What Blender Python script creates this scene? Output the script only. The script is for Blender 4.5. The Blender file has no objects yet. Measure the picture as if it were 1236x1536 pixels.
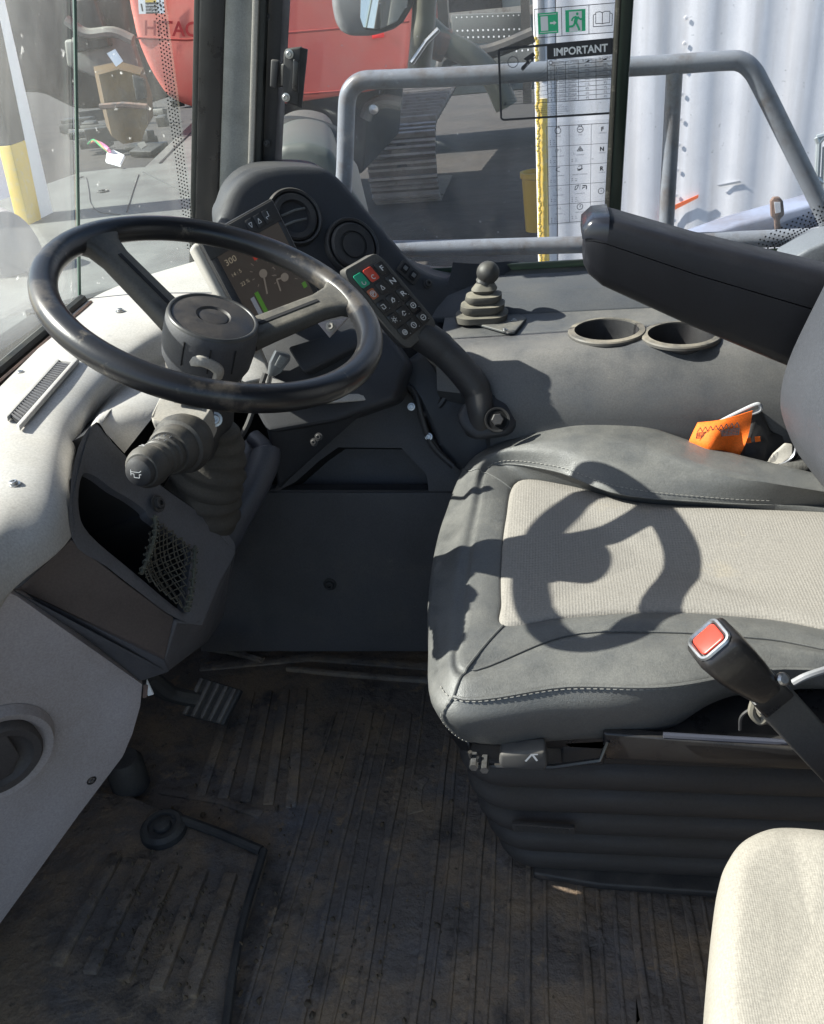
import bpy, bmesh, math, random
from mathutils import Vector as V, Matrix
random.seed(4)
S = bpy.context.scene
COL = S.collection
R = math.radians

# ---------------------------------------------------------------- camera
FPX, CX, CY, CAMZ = 1350.0, 618.0, 768.0, 1.08
def _n(v): return V(v).normalized()
_down = _n((244, 2325, 1350)); _yv = _n((200, -804.9, 1350)); _zv = -_down; _xv = _yv.cross(_zv)
CAM = V((0, 0, CAMZ))
def ray(px, py):
    d = V(((px-CX)/FPX, (py-CY)/FPX, 1.0))
    return V((_xv.dot(d), _yv.dot(d), _zv.dot(d)))
def P(px, py, x=None, y=None, z=None):
    """point of the cab seen at a picture position, at a known real depth or height"""
    d = ray(px, py)
    if x is not None: t = (x-CAM.x)/d.x
    elif y is not None: t = (y-CAM.y)/d.y
    else: t = (z-CAM.z)/d.z
    return CAM + d*t
def PN(px, py, p0, nr):
    d = ray(px, py); return CAM + d*((p0-CAM).dot(nr)/d.dot(nr))
cd = bpy.data.cameras.new('camera'); cam = bpy.data.objects.new('camera', cd); COL.objects.link(cam)
cd.sensor_fit = 'VERTICAL'; cd.sensor_height = 36.0; cd.lens = FPX/1536*36.0
cd.clip_start = 0.02; cd.clip_end = 600
M = Matrix.Identity(4)
cr = [V((_xv.x, _yv.x, _zv.x)), -V((_xv.y, _yv.y, _zv.y)), -V((_xv.z, _yv.z, _zv.z))]
for i in range(3):
    for j in range(3): M[j][i] = cr[i][j]
M.translation = CAM
cam.matrix_world = M
S.camera = cam

# ---------------------------------------------------------------- light
SD = V((math.cos(R(40))*math.cos(R(4)), math.cos(R(40))*math.sin(R(4)), -math.sin(R(40))))
W = bpy.data.worlds.new('World'); S.world = W; W.use_nodes = True
nt = W.node_tree; bg = nt.nodes['Background']
sky = nt.nodes.new('ShaderNodeTexSky'); sky.sky_type = 'NISHITA'; sky.sun_disc = False
sky.sun_elevation = R(40); sky.sun_rotation = math.atan2(-SD.x, -SD.y) % (2*math.pi)
nt.links.new(sky.outputs[0], bg.inputs[0]); bg.inputs[1].default_value = 0.090
sl = bpy.data.lights.new('sun', 'SUN'); sl.energy = 5.0; sl.angle = R(0.5); sl.color = (1, .955, .88)
so = bpy.data.objects.new('sun', sl); COL.objects.link(so)
so.rotation_euler = SD.to_track_quat('-Z', 'Y').to_euler(); so.location = (-6, 2, 6)
S.view_settings.view_transform = 'Standard'; S.view_settings.look = 'None'
S.view_settings.exposure = 1.45; S.view_settings.gamma = 1
S.render.engine = 'CYCLES'
S.cycles.max_bounces = 8; S.cycles.transparent_max_bounces = 16
S.render.resolution_x = 824; S.render.resolution_y = 1024

# ---------------------------------------------------------------- materials
MATS = {}
def mat(name, col, rough=.6, metal=0, bump=None, dust=None, mott=None, spec=.5, cells=None, coat=0):
    if name in MATS: return MATS[name]
    m = bpy.data.materials.new(name); m.use_nodes = True; t = m.node_tree; N = t.nodes; L = t.links
    b = N['Principled BSDF']; b.inputs['Roughness'].default_value = rough; b.inputs['Metallic'].default_value = metal
    b.inputs['Specular IOR Level'].default_value = spec; b.inputs['Coat Weight'].default_value = coat
    g = N.new('ShaderNodeNewGeometry'); pos = g.outputs['Position']
    rgb = N.new('ShaderNodeRGB'); rgb.outputs[0].default_value = (*col, 1); c = rgb.outputs[0]
    def noise(sc, det=5, ro=.6):
        n = N.new('ShaderNodeTexNoise'); n.inputs['Scale'].default_value = sc; n.inputs['Detail'].default_value = det
        n.inputs['Roughness'].default_value = ro; L.new(pos, n.inputs['Vector']); return n.outputs['Fac']
    def ramp(f, a, b_):
        r = N.new('ShaderNodeMapRange'); r.inputs['From Min'].default_value = a; r.inputs['From Max'].default_value = b_
        L.new(f, r.inputs['Value']); return r.outputs[0]
    def mixc(f, a, col2):
        x = N.new('ShaderNodeMix'); x.data_type = 'RGBA'; L.new(f, x.inputs[0]); L.new(a, x.inputs[6]); x.inputs[7].default_value = (*col2, 1)
        return x.outputs[2]
    if mott:   # [(colour, scale, lo, hi), ...]
        for (c2, sc, lo, hi) in mott: c = mixc(ramp(noise(sc, 8, .68), lo, hi), c, c2)
    if dust:   # (colour, amount, scale)  settles more on faces that look up
        sx = N.new('ShaderNodeSeparateXYZ'); L.new(g.outputs['Normal'], sx.inputs[0])
        up = ramp(sx.outputs['Z'], -.2, 1.0)
        nz = ramp(noise(dust[2], 7, .65), .32, .72)
        mu = N.new('ShaderNodeMath'); mu.operation = 'MULTIPLY'; L.new(up, mu.inputs[0]); L.new(nz, mu.inputs[1])
        m2 = N.new('ShaderNodeMath'); m2.operation = 'MULTIPLY'; L.new(mu.outputs[0], m2.inputs[0]); m2.inputs[1].default_value = dust[1]
        c = mixc(m2.outputs[0], c, dust[0])
        rr = N.new('ShaderNodeMapRange'); rr.inputs['To Min'].default_value = rough; rr.inputs['To Max'].default_value = min(1, rough+.35)
        L.new(nz, rr.inputs['Value']); L.new(rr.outputs[0], b.inputs['Roughness'])
    if bump or cells:   # fine moulding grain
        gm = N.new('ShaderNodeMapRange'); gm.inputs['From Min'].default_value = .3; gm.inputs['From Max'].default_value = .7
        gm.inputs['To Min'].default_value = .87; gm.inputs['To Max'].default_value = 1.13; L.new(noise(420, 2), gm.inputs['Value'])
        hs = N.new('ShaderNodeHueSaturation'); L.new(c, hs.inputs['Color']); L.new(gm.outputs[0], hs.inputs['Value']); c = hs.outputs[0]
    L.new(c, b.inputs['Base Color'])
    h = None
    if cells:  # (scale, strength, distance, randomness)
        v = N.new('ShaderNodeTexVoronoi'); v.inputs['Scale'].default_value = cells[0]; v.inputs['Randomness'].default_value = cells[3]; L.new(pos, v.inputs['Vector'])
        bp = N.new('ShaderNodeBump'); bp.inputs['Strength'].default_value = cells[1]; bp.inputs['Distance'].default_value = cells[2]
        L.new(v.outputs['Distance'], bp.inputs['Height']); h = bp.outputs[0]
    if bump:   # [(scale, strength, distance), ...]
        for (sc, st, di) in bump:
            bp = N.new('ShaderNodeBump'); bp.inputs['Strength'].default_value = st; bp.inputs['Distance'].default_value = di
            L.new(noise(sc, 4), bp.inputs['Height'])
            if h: L.new(h, bp.inputs['Normal'])
            h = bp.outputs[0]
    if h: L.new(h, b.inputs['Normal'])
    MATS[name] = m; return m
TAN = (.30, .26, .20)
m_black = mat('black_plastic', (.022, .022, .025), .42, bump=[(900, .25, .0004)], dust=(TAN, .25, 14))
m_gloss = mat('gloss_black', (.015, .015, .017), .2, dust=(TAN, .12, 20), bump=[(60, .05, .001)])
m_pod = mat('pod_plastic', (.026, .028, .034), .48, bump=[(1100, .5, .0005)], dust=(TAN, .09, 9))
m_dash_lit = mat('dash_plastic_lit', (.43, .415, .395), .6, bump=[(900, .35, .0005), (5, .1, .01)], dust=((.45, .41, .35), .5, 7), mott=[((.33, .31, .285), 16, .55, .8), ((.34, .32, .29), 3, .5, .7)])  # same plastic as the fascia, with sunlight painted into its colour
m_fascia_shaded = mat('fascia_plastic_shaded', (.085, .085, .095), .5, bump=[(1000, .5, .0005)], dust=(TAN, .25, 10), mott=[((.06, .06, .066), 14, .5, .8)])  # same plastic as the dash top, darkened to paint in its shade
m_facet = mat('facet_plastic', (.085, .068, .064), .5, bump=[(1000, .5, .0005)], mott=[((.06, .05, .05), 20, .5, .8)])
m_console = mat('console_plastic', (.074, .075, .078), .42, bump=[(900, .45, .0005), (8, .1, .01)], dust=((.34, .31, .27), .40, 8), mott=[((.055, .056, .06), 4, .45, .7), ((.13, .12, .105), 50, .64, .82)])
m_sill = mat('sill_plastic', (.040, .045, .056), .55, bump=[(900, .4, .0005)], dust=(TAN, .15, 8))  # darkened to paint in the shade along the sill band
m_kick = mat('kick_panel_plastic', (.076, .074, .080), .5, bump=[(1000, .5, .0005)], dust=(TAN, .2, 12), mott=[((.058, .057, .062), 4, .45, .7), ((.13, .12, .11), 30, .64, .8), ((.11, .10, .09), 2.5, .55, .75)])
m_white = mat('pale_trim', (.37, .335, .335), .5, bump=[(900, .35, .0004)], mott=[((.31, .27, .25), 5, .45, .75)])
m_leather = mat('grey_leather', (.098, .099, .097), .33, cells=(900, .35, .0006, 1), bump=[(120, .12, .0015), (38, .16, .002), (14, .15, .005)], dust=((.26, .245, .21), .25, 26), mott=[((.085, .086, .083), 5, .45, .75), ((.17, .16, .145), 55, .68, .85)])
m_fabric = mat('seat_fabric', (.25, .232, .208), .9, cells=(270, .55, .0012, .15), bump=[(10, .2, .006)], mott=[((.35, .30, .22), 7, .6, .85)], spec=.2)
m_cream = mat('cream_fabric', (.31, .285, .245), .9, cells=(520, .45, .0008, .12), bump=[(12, .2, .006)], mott=[((.42, .39, .34), 9, .6, .85)], spec=.2)
m_thread = mat('pale_thread', (.24, .23, .21), .7)
m_arm = mat('armrest_vinyl', (.009, .0095, .013), .38, bump=[(700, .3, .0005)], dust=((.07, .07, .085), .15, 10), spec=.35)
m_rubber = mat('black_rubber', (.026, .026, .028), .55, bump=[(300, .3, .0006)], dust=(TAN, .3, 15))
m_bellows = mat('bellows_rubber', (.038, .035, .035), .6, bump=[(500, .3, .0006), (20, .15, .004)], dust=((.09, .075, .055), .5, 9))
m_mat = mat('floor_mat_rubber', (.15, .125, .105), .75, bump=[(90, .6, .004), (500, .4, .0008), (22, .7, .010)], mott=[((.165, .155, .155), 4, .50, .66), ((.28, .20, .125), 6, .44, .62), ((.07, .06, .052), 11, .54, .68), ((.31, .22, .13), 32, .57, .70), ((.035, .03, .026), 55, .60, .72)])
m_mud = mat('dried_mud', (.13, .095, .06), .9, bump=[(70, .8, .006)], mott=[((.05, .042, .035), 30, .45, .65), ((.19, .15, .11), 60, .6, .8)])
m_metal = mat('worn_steel', (.42, .42, .42), .35, metal=.9, bump=[(60, .1, .001)], mott=[((.22, .17, .12), 25, .55, .8)])
m_alu = mat('cast_bracket', (.33, .31, .28), .5, bump=[(400, .2, .0006)], dust=((.42, .37, .29), .5, 20))
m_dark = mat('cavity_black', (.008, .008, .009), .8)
m_rail = mat('rail_paint', (.17, .185, .215), .38, bump=[(50, .15, .001)], mott=[((.10, .085, .075), 14, .5, .7), ((.33, .34, .37), 60, .62, .8)])
m_rust = mat('rusty_steel', (.16, .10, .075), .8, bump=[(80, .5, .003)], mott=[((.07, .06, .06), 20, .45, .65)])
m_red = mat('red_paint', (.55, .11, .085), .5, bump=[(6, .05, .01)], mott=[((.50, .17, .13), 1.2, .45, .7), ((.40, .10, .07), 3, .55, .75)])
m_letter = mat('lettering_red', (.30, .012, .012), .5)
m_ochre = mat('ochre_paint', (.095, .058, .018), .7, bump=[(30, .3, .005)], mott=[((.045, .035, .022), 4, .45, .65)])
m_yellow = mat('yellow_paint', (.72, .50, .08), .6, mott=[((.62, .50, .22), 30, .5, .7)])
m_cont = mat('container_paint', (.80, .79, .83), .5, bump=[(3, .1, .01)], mott=[((.70, .70, .75), 2.2, .45, .7), ((.55, .53, .52), 12, .66, .85)])
m_bonnet = mat('bonnet_paint', (.13, .135, .125), .55, bump=[(12, .15, .006)], mott=[((.09, .09, .085), 3, .42, .62), ((.16, .16, .15), 14, .6, .8)])
m_gnd = mat('yard_dirt', (.036, .030, .026), .95, bump=[(3, .6, .05), (30, .5, .01)], mott=[((.022, .019, .018), 1.3, .42, .62), ((.07, .062, .055), 9, .58, .8)])  # base darkened to paint in the container's shade on the yard
m_trackworn = mat('worn_grouser', (.30, .285, .28), .45, metal=.2, bump=[(25, .5, .01)], mott=[((.2, .17, .15), 9, .5, .7)])
m_track = mat('track_steel', (.10, .088, .082), .6, metal=.2, bump=[(25, .5, .01)], mott=[((.14, .12, .11), 5, .45, .65), ((.3, .28, .27), 14, .6, .8)])
m_grime = mat('machine_black', (.018, .018, .017), .6, bump=[(8, .3, .02)], mott=[((.055, .055, .045), 3, .52, .75)])
m_seal = mat('window_seal', (.018, .020, .019), .5, bump=[(200, .2, .001)], dust=((.16, .15, .12), .4, 30))
m_pillar = mat('pillar_grey', (.17, .18, .18), .4, bump=[(60, .12, .002)], mott=[((.10, .105, .105), 9, .45, .7)], dust=(TAN, .2, 20))
m_bluewhite = mat('pale_blue_panel', (.66, .70, .78), .5, mott=[((.55, .59, .66), 2, .45, .7)])
m_white_p = mat('white_paint', (.8, .8, .8), .5)
m_olive = mat('olive_hose', (.10, .10, .075), .45, mott=[((.05, .05, .045), 9, .45, .7)])
m_beige = mat('beige_body', (.55, .50, .42), .6, mott=[((.30, .25, .2), 3, .5, .6)])
m_green = mat('key_green', (.02, .35, .20), .4); m_keyred = mat('key_red', (.62, .07, .04), .4)
m_orangekey = mat('key_orange', (.45, .13, .06), .4)
m_icon = mat('icon_white', (.62, .62, .62), .5); m_ink = mat('print_ink', (.03, .03, .035), .6)
m_inkgrey = mat('print_grey', (.05, .05, .06), .6)
m_orange = mat('orange_webbing', (.95, .17, .01), .7, cells=(900, .5, .001, .1), mott=[((.8, .12, .01), 25, .5, .8)])
m_buckred = mat('buckle_red', (.55, .05, .03), .3)
m_exitg = mat('exit_green', (.03, .52, .24), .5)
m_blue = mat('grey_blue_beam', (.20, .23, .32), .5, mott=[((.13, .13, .16), 6, .45, .7), ((.22, .14, .10), 14, .62, .8)])

_t = m_cont.node_tree; _b = _t.nodes['Principled BSDF']; _src = _b.inputs['Base Color'].links[0].from_socket
_g = _t.nodes.new('ShaderNodeNewGeometry'); _m = _t.nodes.new('ShaderNodeMapping'); _m.inputs['Scale'].default_value = (14, 14, .5); _n2 = _t.nodes.new('ShaderNodeTexNoise'); _n2.inputs['Scale'].default_value = 1; _n2.inputs['Detail'].default_value = 6
_t.links.new(_g.outputs['Position'], _m.inputs[0]); _t.links.new(_m.outputs[0], _n2.inputs['Vector'])
_r = _t.nodes.new('ShaderNodeMapRange'); _r.inputs['From Min'].default_value = .48; _r.inputs['From Max'].default_value = .75; _r.inputs['To Max'].default_value = .7; _t.links.new(_n2.outputs[0], _r.inputs[0])
_x = _t.nodes.new('ShaderNodeMix'); _x.data_type = 'RGBA'; _t.links.new(_r.outputs[0], _x.inputs[0]); _t.links.new(_src, _x.inputs[6]); _x.inputs[7].default_value = (.52, .49, .49, 1); _t.links.new(_x.outputs[2], _b.inputs['Base Color'])

def clear_mat(name, tint, alpha, spot=0, spotscale=40, white=.8, gloss=.08):
    """see-through sheet: transparent with a real layer of dust and a mirror-like reflection"""
    m = bpy.data.materials.new(name); m.use_nodes = True; t = m.node_tree; N = t.nodes; L = t.links
    N.remove(N['Principled BSDF']); out = N['Material Output']
    tr = N.new('ShaderNodeBsdfTransparent'); tr.inputs[0].default_value = (*tint, 1)
    df = N.new('ShaderNodeBsdfDiffuse'); df.inputs[0].default_value = (white, white, white*.97, 1)
    tl = N.new('ShaderNodeBsdfTranslucent'); tl.inputs[0].default_value = (white, white, white*.97, 1); dm_ = N.new('ShaderNodeMixShader'); dm_.inputs[0].default_value = .6
    L.new(df.outputs[0], dm_.inputs[1]); L.new(tl.outputs[0], dm_.inputs[2])
    g = N.new('ShaderNodeNewGeometry')
    n = N.new('ShaderNodeTexNoise'); n.inputs['Scale'].default_value = 5; n.inputs['Detail'].default_value = 8; n.inputs['Roughness'].default_value = .7
    mp = N.new('ShaderNodeMapping'); mp.inputs['Scale'].default_value = (1.2, 1.2, .6); L.new(g.outputs['Position'], mp.inputs[0]); L.new(mp.outputs[0], n.inputs['Vector'])
    mr = N.new('ShaderNodeMapRange'); mr.inputs['From Min'].default_value = .35; mr.inputs['From Max'].default_value = .75
    mr.inputs['To Min'].default_value = alpha*.45; mr.inputs['To Max'].default_value = alpha*1.7; L.new(n.outputs[0], mr.inputs[0])
    f = mr.outputs[0]
    if spot:
        n2 = N.new('ShaderNodeTexNoise'); n2.inputs['Scale'].default_value = spotscale; n2.inputs['Detail'].default_value = 3; L.new(g.outputs['Position'], n2.inputs['Vector'])
        m2 = N.new('ShaderNodeMapRange'); m2.inputs['From Min'].default_value = .70; m2.inputs['From Max'].default_value = .78; m2.inputs['To Max'].default_value = spot; L.new(n2.outputs[0], m2.inputs[0])
        a = N.new('ShaderNodeMath'); a.operation = 'ADD'; L.new(f, a.inputs[0]); L.new(m2.outputs[0], a.inputs[1]); f = a.outputs[0]
    mx = N.new('ShaderNodeMixShader'); L.new(f, mx.inputs[0]); L.new(tr.outputs[0], mx.inputs[1]); L.new(dm_.outputs[0], mx.inputs[2])
    gl = N.new('ShaderNodeBsdfGlossy'); gl.inputs['Roughness'].default_value = .03
    lw = N.new('ShaderNodeLayerWeight'); lw.inputs[0].default_value = .5
    pw = N.new('ShaderNodeMath'); pw.operation = 'POWER'; pw.inputs[1].default_value = 4; L.new(lw.outputs['Facing'], pw.inputs[0])
    mu = N.new('ShaderNodeMath'); mu.operation = 'MULTIPLY_ADD'; mu.inputs[1].default_value = gloss*6; mu.inputs[2].default_value = gloss*.3; L.new(pw.outputs[0], mu.inputs[0])
    m3 = N.new('ShaderNodeMixShader'); L.new(mu.outputs[0], m3.inputs[0]); L.new(mx.outputs[0], m3.inputs[1]); L.new(gl.outputs[0], m3.inputs[2])
    L.new(m3.outputs[0], out.inputs[0]); MATS[name] = m; return m
m_glassc = clear_mat('corner_glass', (.93, .96, .95), .040, .6, 90)
m_glass = clear_mat('dusty_glass', (.97, .985, .98), .062, .35, 130)
m_wind = clear_mat('windscreen_glass', (.95, .975, .97), .065, .35, 50)
m_film = clear_mat('sticker_film', (1, 1, 1), .20, 0, 40, .72, .03)
m_clearfilm = clear_mat('clear_film', (.84, .86, .88), .05, 0, 40, .6, .03)

# ---------------------------------------------------------------- mesh tools
def link(name, me, m, parent=None, origin=None):
    o = bpy.data.objects.new(name, me); COL.objects.link(o)
    if m:
        for mm in (m if isinstance(m, (list, tuple)) else [m]): me.materials.append(mm)
    if parent is None and origin is None and len(me.vertices):
        xs = [v.co for v in me.vertices]
        origin = V(((min(v.x for v in xs)+max(v.x for v in xs))/2, (min(v.y for v in xs)+max(v.y for v in xs))/2, min(v.z for v in xs)))
    base = V((0, 0, 0))
    if parent is not None:
        o.parent = parent
        p = parent
        while p: base += p.location; p = p.parent
        me.transform(Matrix.Translation(-base))
    else:
        me.transform(Matrix.Translation(-origin)); o.location = origin
    return o
def mk(name, vf, m, parent=None, smooth=35, kind=None, label=None):
    vs, fs = vf
    me = bpy.data.meshes.new(name); me.from_pydata([tuple(v) for v in vs], [], fs); me.update()
    bm = bmesh.new(); bm.from_mesh(me); bmesh.ops.recalc_face_normals(bm, faces=bm.faces); bm.to_mesh(me); bm.free()
    if smooth:
        me.shade_smooth(); me.set_sharp_from_angle(angle=R(smooth))
    o = link(name, me, m, parent)
    if kind: o['kind'] = kind
    if label: o['label'] = label
    return o
def bmout(bm):
    vs = [v.co.copy() for v in bm.verts]; bm.verts.index_update()
    fs = [[v.index for v in f.verts] for f in bm.faces]; bm.free(); return vs, fs
def join(*parts):
    vs, fs = [], []
    for (v, f) in parts:
        k = len(vs); vs += list(v); fs += [[i+k for i in q] for q in f]
    return vs, fs
def thing(name, label, cat, loc=(0, 0, 0), group=None, kind=None):
    o = bpy.data.objects.new(name, None); COL.objects.link(o); o.location = loc; o.empty_display_size = .05
    o['label'] = label; o['category'] = cat
    if group: o['group'] = group
    if kind: o['kind'] = kind
    return o
def tag(o, label, cat=None, group=None, kind=None):
    o['label'] = label
    if cat: o['category'] = cat
    if group: o['group'] = group
    if kind: o['kind'] = kind
    return o
def prism(poly, vec, bev=0, seg=3):
    """closed solid: polygon pushed along vec, edges rounded"""
    bm = bmesh.new(); vs = [bm.verts.new(p) for p in poly]; f = bm.faces.new(vs)
    r = bmesh.ops.extrude_face_region(bm, geom=[f]); nv = [g for g in r['geom'] if isinstance(g, bmesh.types.BMVert)]
    bmesh.ops.translate(bm, verts=nv, vec=V(vec))
    bmesh.ops.recalc_face_normals(bm, faces=bm.faces)
    if bev: bmesh.ops.bevel(bm, geom=list(bm.edges), offset=bev, segments=seg, affect='EDGES', profile=.5, clamp_overlap=True)
    return bmout(bm)
def box(c, s, rot=None, bev=0, seg=2):
    bm = bmesh.new(); bmesh.ops.create_cube(bm, size=1)
    bmesh.ops.scale(bm, vec=V(s), verts=bm.verts)
    if bev: bmesh.ops.bevel(bm, geom=list(bm.edges), offset=bev, segments=seg, affect='EDGES', profile=.5, clamp_overlap=True)
    if rot is not None: bmesh.ops.transform(bm, matrix=rot.to_4x4(), verts=bm.verts)
    bmesh.ops.translate(bm, vec=V(c), verts=bm.verts); return bmout(bm)
def axes(nz, up=(0, 0, 1)):
    z = _n(nz); x = V(up).cross(z)
    if x.length < 1e-3: x = V((1, 0, 0)).cross(z)
    x.normalize(); y = z.cross(x)
    m = Matrix((x, y, z)).transposed(); return m
def spline(pts, k=6, closed=False):
    out = []; n = len(pts); pts = [V(p) for p in pts]
    rng = range(n if closed else n-1)
    for i in rng:
        p1 = pts[i]; p2 = pts[(i+1) % n]
        p0 = pts[(i-1) % n] if closed or i > 0 else p1*2-p2
        p3 = pts[(i+2) % n] if closed or i < n-2 else p2*2-p1
        for j in range(k):
            t = j/k
            out.append(.5*((2*p1)+(p2-p0)*t+(2*p0-5*p1+4*p2-p3)*t*t+(3*p1-p0-3*p2+p3)*t**3))
    if not closed: out.append(pts[-1])
    return out
def tube(pts, r, seg=10, closed=False, cap=True, flat=1.0, upv=None):
    vs, fs = [], []; n = len(pts); pts = [V(p) for p in pts]; prev = None
    for i, p in enumerate(pts):
        a = pts[(i-1) % n] if closed or i > 0 else p; b = pts[(i+1) % n] if closed or i < n-1 else p
        t = (b-a).normalized()
        if prev is None:
            u = V(upv) if upv else V((0, 0, 1))
            if abs(u.dot(t)) > .95: u = V((0, 1, 0))
        else: u = prev
        u = (u-t*u.dot(t)).normalized(); w = t.cross(u); prev = u
        rr = r[i] if isinstance(r, (list, tuple)) else r
        for j in range(seg):
            an = 2*math.pi*j/seg; vs.append(p+(u*math.cos(an)*flat+w*math.sin(an))*rr)
    for i in range(n if closed else n-1):
        for j in range(seg):
            a = i*seg+j; b = i*seg+(j+1) % seg; c = ((i+1) % n)*seg+(j+1) % seg; d = ((i+1) % n)*seg+j
            fs.append([a, b, c, d])
    if cap and not closed:
        fs.append(list(range(seg))[::-1]); fs.append([(n-1)*seg+j for j in range(seg)])
    return vs, fs
def lathe(prof, c, axis, seg=32, up=(0, 0, 1), sx=1, sy=1, cap=True):
    """prof: (radius, height along axis)"""
    A = axes(axis, up); c = V(c); vs, fs = [], []; n = len(prof)
    for (r, h) in prof:
        for j in range(seg):
            a = 2*math.pi*j/seg; vs.append(c+A@V((r*math.cos(a)*sx, r*math.sin(a)*sy, h)))
    for i in range(n-1):
        for j in range(seg): fs.append([i*seg+j, i*seg+(j+1) % seg, (i+1)*seg+(j+1) % seg, (i+1)*seg+j])
    if cap and prof[0][0] > 1e-5: fs.append(list(range(seg))[::-1])
    if cap and prof[-1][0] > 1e-5: fs.append([(n-1)*seg+j for j in range(seg)])
    return vs, fs
def loft(rings, cap0=True, cap1=True, closed=True):
    vs, fs = [], []; m = len(rings[0])
    for r in rings: vs += [V(p) for p in r]
    for i in range(len(rings)-1):
        for j in range(m if closed else m-1):
            fs.append([i*m+j, i*m+(j+1) % m, (i+1)*m+(j+1) % m, (i+1)*m+j])
    if closed and cap0: fs.append(list(range(m))[::-1])
    if closed and cap1: fs.append([(len(rings)-1)*m+j for j in range(m)])
    return vs, fs
def surf(rows, ku=5, kv=5, thick=None):
    """smooth sheet through control rows; thick = vector for its back"""
    rr = [spline(r, ku) for r in rows]; n = len(rr[0])
    cols = [spline([r[i] for r in rr], kv) for i in range(n)]
    g = [[cols[i][j] for i in range(n)] for j in range(len(cols[0]))]
    h = len(g); vs = [p for r in g for p in r]
    fs = [[j*n+i, j*n+i+1, (j+1)*n+i+1, (j+1)*n+i] for j in range(h-1) for i in range(n-1)]
    if thick is not None:
        k = len(vs); vs += [p+V(thick) for p in vs]; fs += [[q+k for q in f][::-1] for f in list(fs)]
        bd = [(0*n+i, 0*n+i+1) for i in range(n-1)]+[((h-1)*n+i+1, (h-1)*n+i) for i in range(n-1)]+[((j+1)*n, j*n) for j in range(h-1)]+[(j*n+n-1, (j+1)*n+n-1) for j in range(h-1)]
        fs += [[b, a, a+k, b+k] for a, b in bd]
    return vs, fs
def cut(o, vf, m=None):
    """subtract a solid from a mesh object and keep the result as plain mesh"""
    me = bpy.data.meshes.new('c'); me.from_pydata([tuple(v) for v in vf[0]], [], vf[1]); me.update()
    bm = bmesh.new(); bm.from_mesh(me); bmesh.ops.recalc_face_normals(bm, faces=bm.faces); bm.to_mesh(me); bm.free()
    c = bpy.data.objects.new('cutter', me); COL.objects.link(c)
    md = o.modifiers.new('b', 'BOOLEAN'); md.operation = 'DIFFERENCE'; md.object = c; md.solver = 'EXACT'
    bpy.context.view_layer.update()
    dg = bpy.context.evaluated_depsgraph_get(); e = o.evaluated_get(dg); nm = bpy.data.meshes.new_from_object(e)
    nm.name = o.name; o.modifiers.clear(); o.data = nm
    nm.shade_smooth(); nm.set_sharp_from_angle(angle=R(35))
    bpy.data.objects.remove(c); bpy.data.meshes.remove(me)
def rrect(hw, hh, r, k=5):
    out = []
    for (sx, sy, a0) in ((1, 1, 0), (-1, 1, 90), (-1, -1, 180), (1, -1, 270)):
        for i in range(k+1):
            a = R(a0+90*i/k); out.append((sx*(hw-r)+r*math.cos(a), sy*(hh-r)+r*math.sin(a)))
    return out
class Quad:
    """flat-ish patch from four picture corners; (u,v) right/down in 0..1, w = lift along its front normal"""
    def __init__(s, tl, tr, br, bl):
        s.c = (tl, tr, br, bl); s.n = (bl-tl).cross(tr-tl).normalized()
        if s.n.dot(CAM-tl) < 0: s.n = -s.n
    def __call__(s, u, v, w=0):
        tl, tr, br, bl = s.c
        return (tl*(1-u)+tr*u)*(1-v)+(bl*(1-u)+br*u)*v+s.n*w
    def poly(s, pts, w0, w1, bev=0, seg=2):
        return prism([s(u, v, w0) for u, v in pts], s.n*(w1-w0), bev, seg)
    def rect(s, u0, v0, u1, v1, w0, w1, bev=0, seg=2):
        return s.poly([(u0, v0), (u1, v0), (u1, v1), (u0, v1)], w0, w1, bev, seg)
    def line(s, pts, r, w=0, closed=False):
        return tube([s(u, v, w) for u, v in pts], r, 5, closed)
    def flat(s, pts, w):
        return [s(u, v, w) for u, v in pts], [list(range(len(pts)))]
    def strip(s, pts, wd, w=0, closed=False):
        """flat printed line"""
        asp = (s.c[3]-s.c[0]).length/(s.c[1]-s.c[0]).length
        o = []; n = len(pts); vs, fs = [], []
        for i in range(n if closed else n-1):
            a, b = pts[i], pts[(i+1) % n]; dx, dy = b[0]-a[0], (b[1]-a[1])*asp; l = math.hypot(dx, dy) or 1
            nx, ny = -dy/l*wd, dx/l*wd/asp
            k = len(vs)
            for (p, sg) in ((a, 1), (b, 1), (b, -1), (a, -1)): vs.append(s(p[0]+nx*sg, p[1]+ny*sg, w+i*1e-6))
            fs.append([k, k+1, k+2, k+3])
        return vs, fs
FONTC = {}
def text(s, q, u, v, h, w, align='CENTER', bold=0, rotate=0):
    """lettering printed on a Quad: u,v baseline anchor, h = cap height in v units"""
    key = (s, align, bold)
    if key not in FONTC:
        cu = bpy.data.curves.new('t', 'FONT'); cu.body = s; cu.align_x = align; cu.size = 1; cu.offset = bold; cu.resolution_u = 3
        o = bpy.data.objects.new('t', cu); COL.objects.link(o); bpy.context.view_layer.update()
        me = bpy.data.meshes.new_from_object(o.evaluated_get(bpy.context.evaluated_depsgraph_get()))
        FONTC[key] = ([p.co.copy() for p in me.vertices], [list(f.vertices) for f in me.polygons])
        bpy.data.objects.remove(o); bpy.data.meshes.remove(me)
    vs, fs = FONTC[key]
    asp = (q.c[3]-q.c[0]).length/(q.c[1]-q.c[0]).length
    k = h/.7; out = []
    for p in vs:
        out.append(q(u+p.x*k*asp, v-p.y*k, w))
    return out, fs
def screw(parent, p, nr, r=.006, m=None, name='screw'):
    v, f = lathe([(r*1.5, 0), (r*1.5, r*.25), (r, r*.3), (r, r*.8), (r*.8, r*.95), (r*.45, r*.95), (r*.4, r*.5), (0, r*.5)], p, nr, 14)
    return mk(name, (v, f), m or m_metal, parent)

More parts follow.
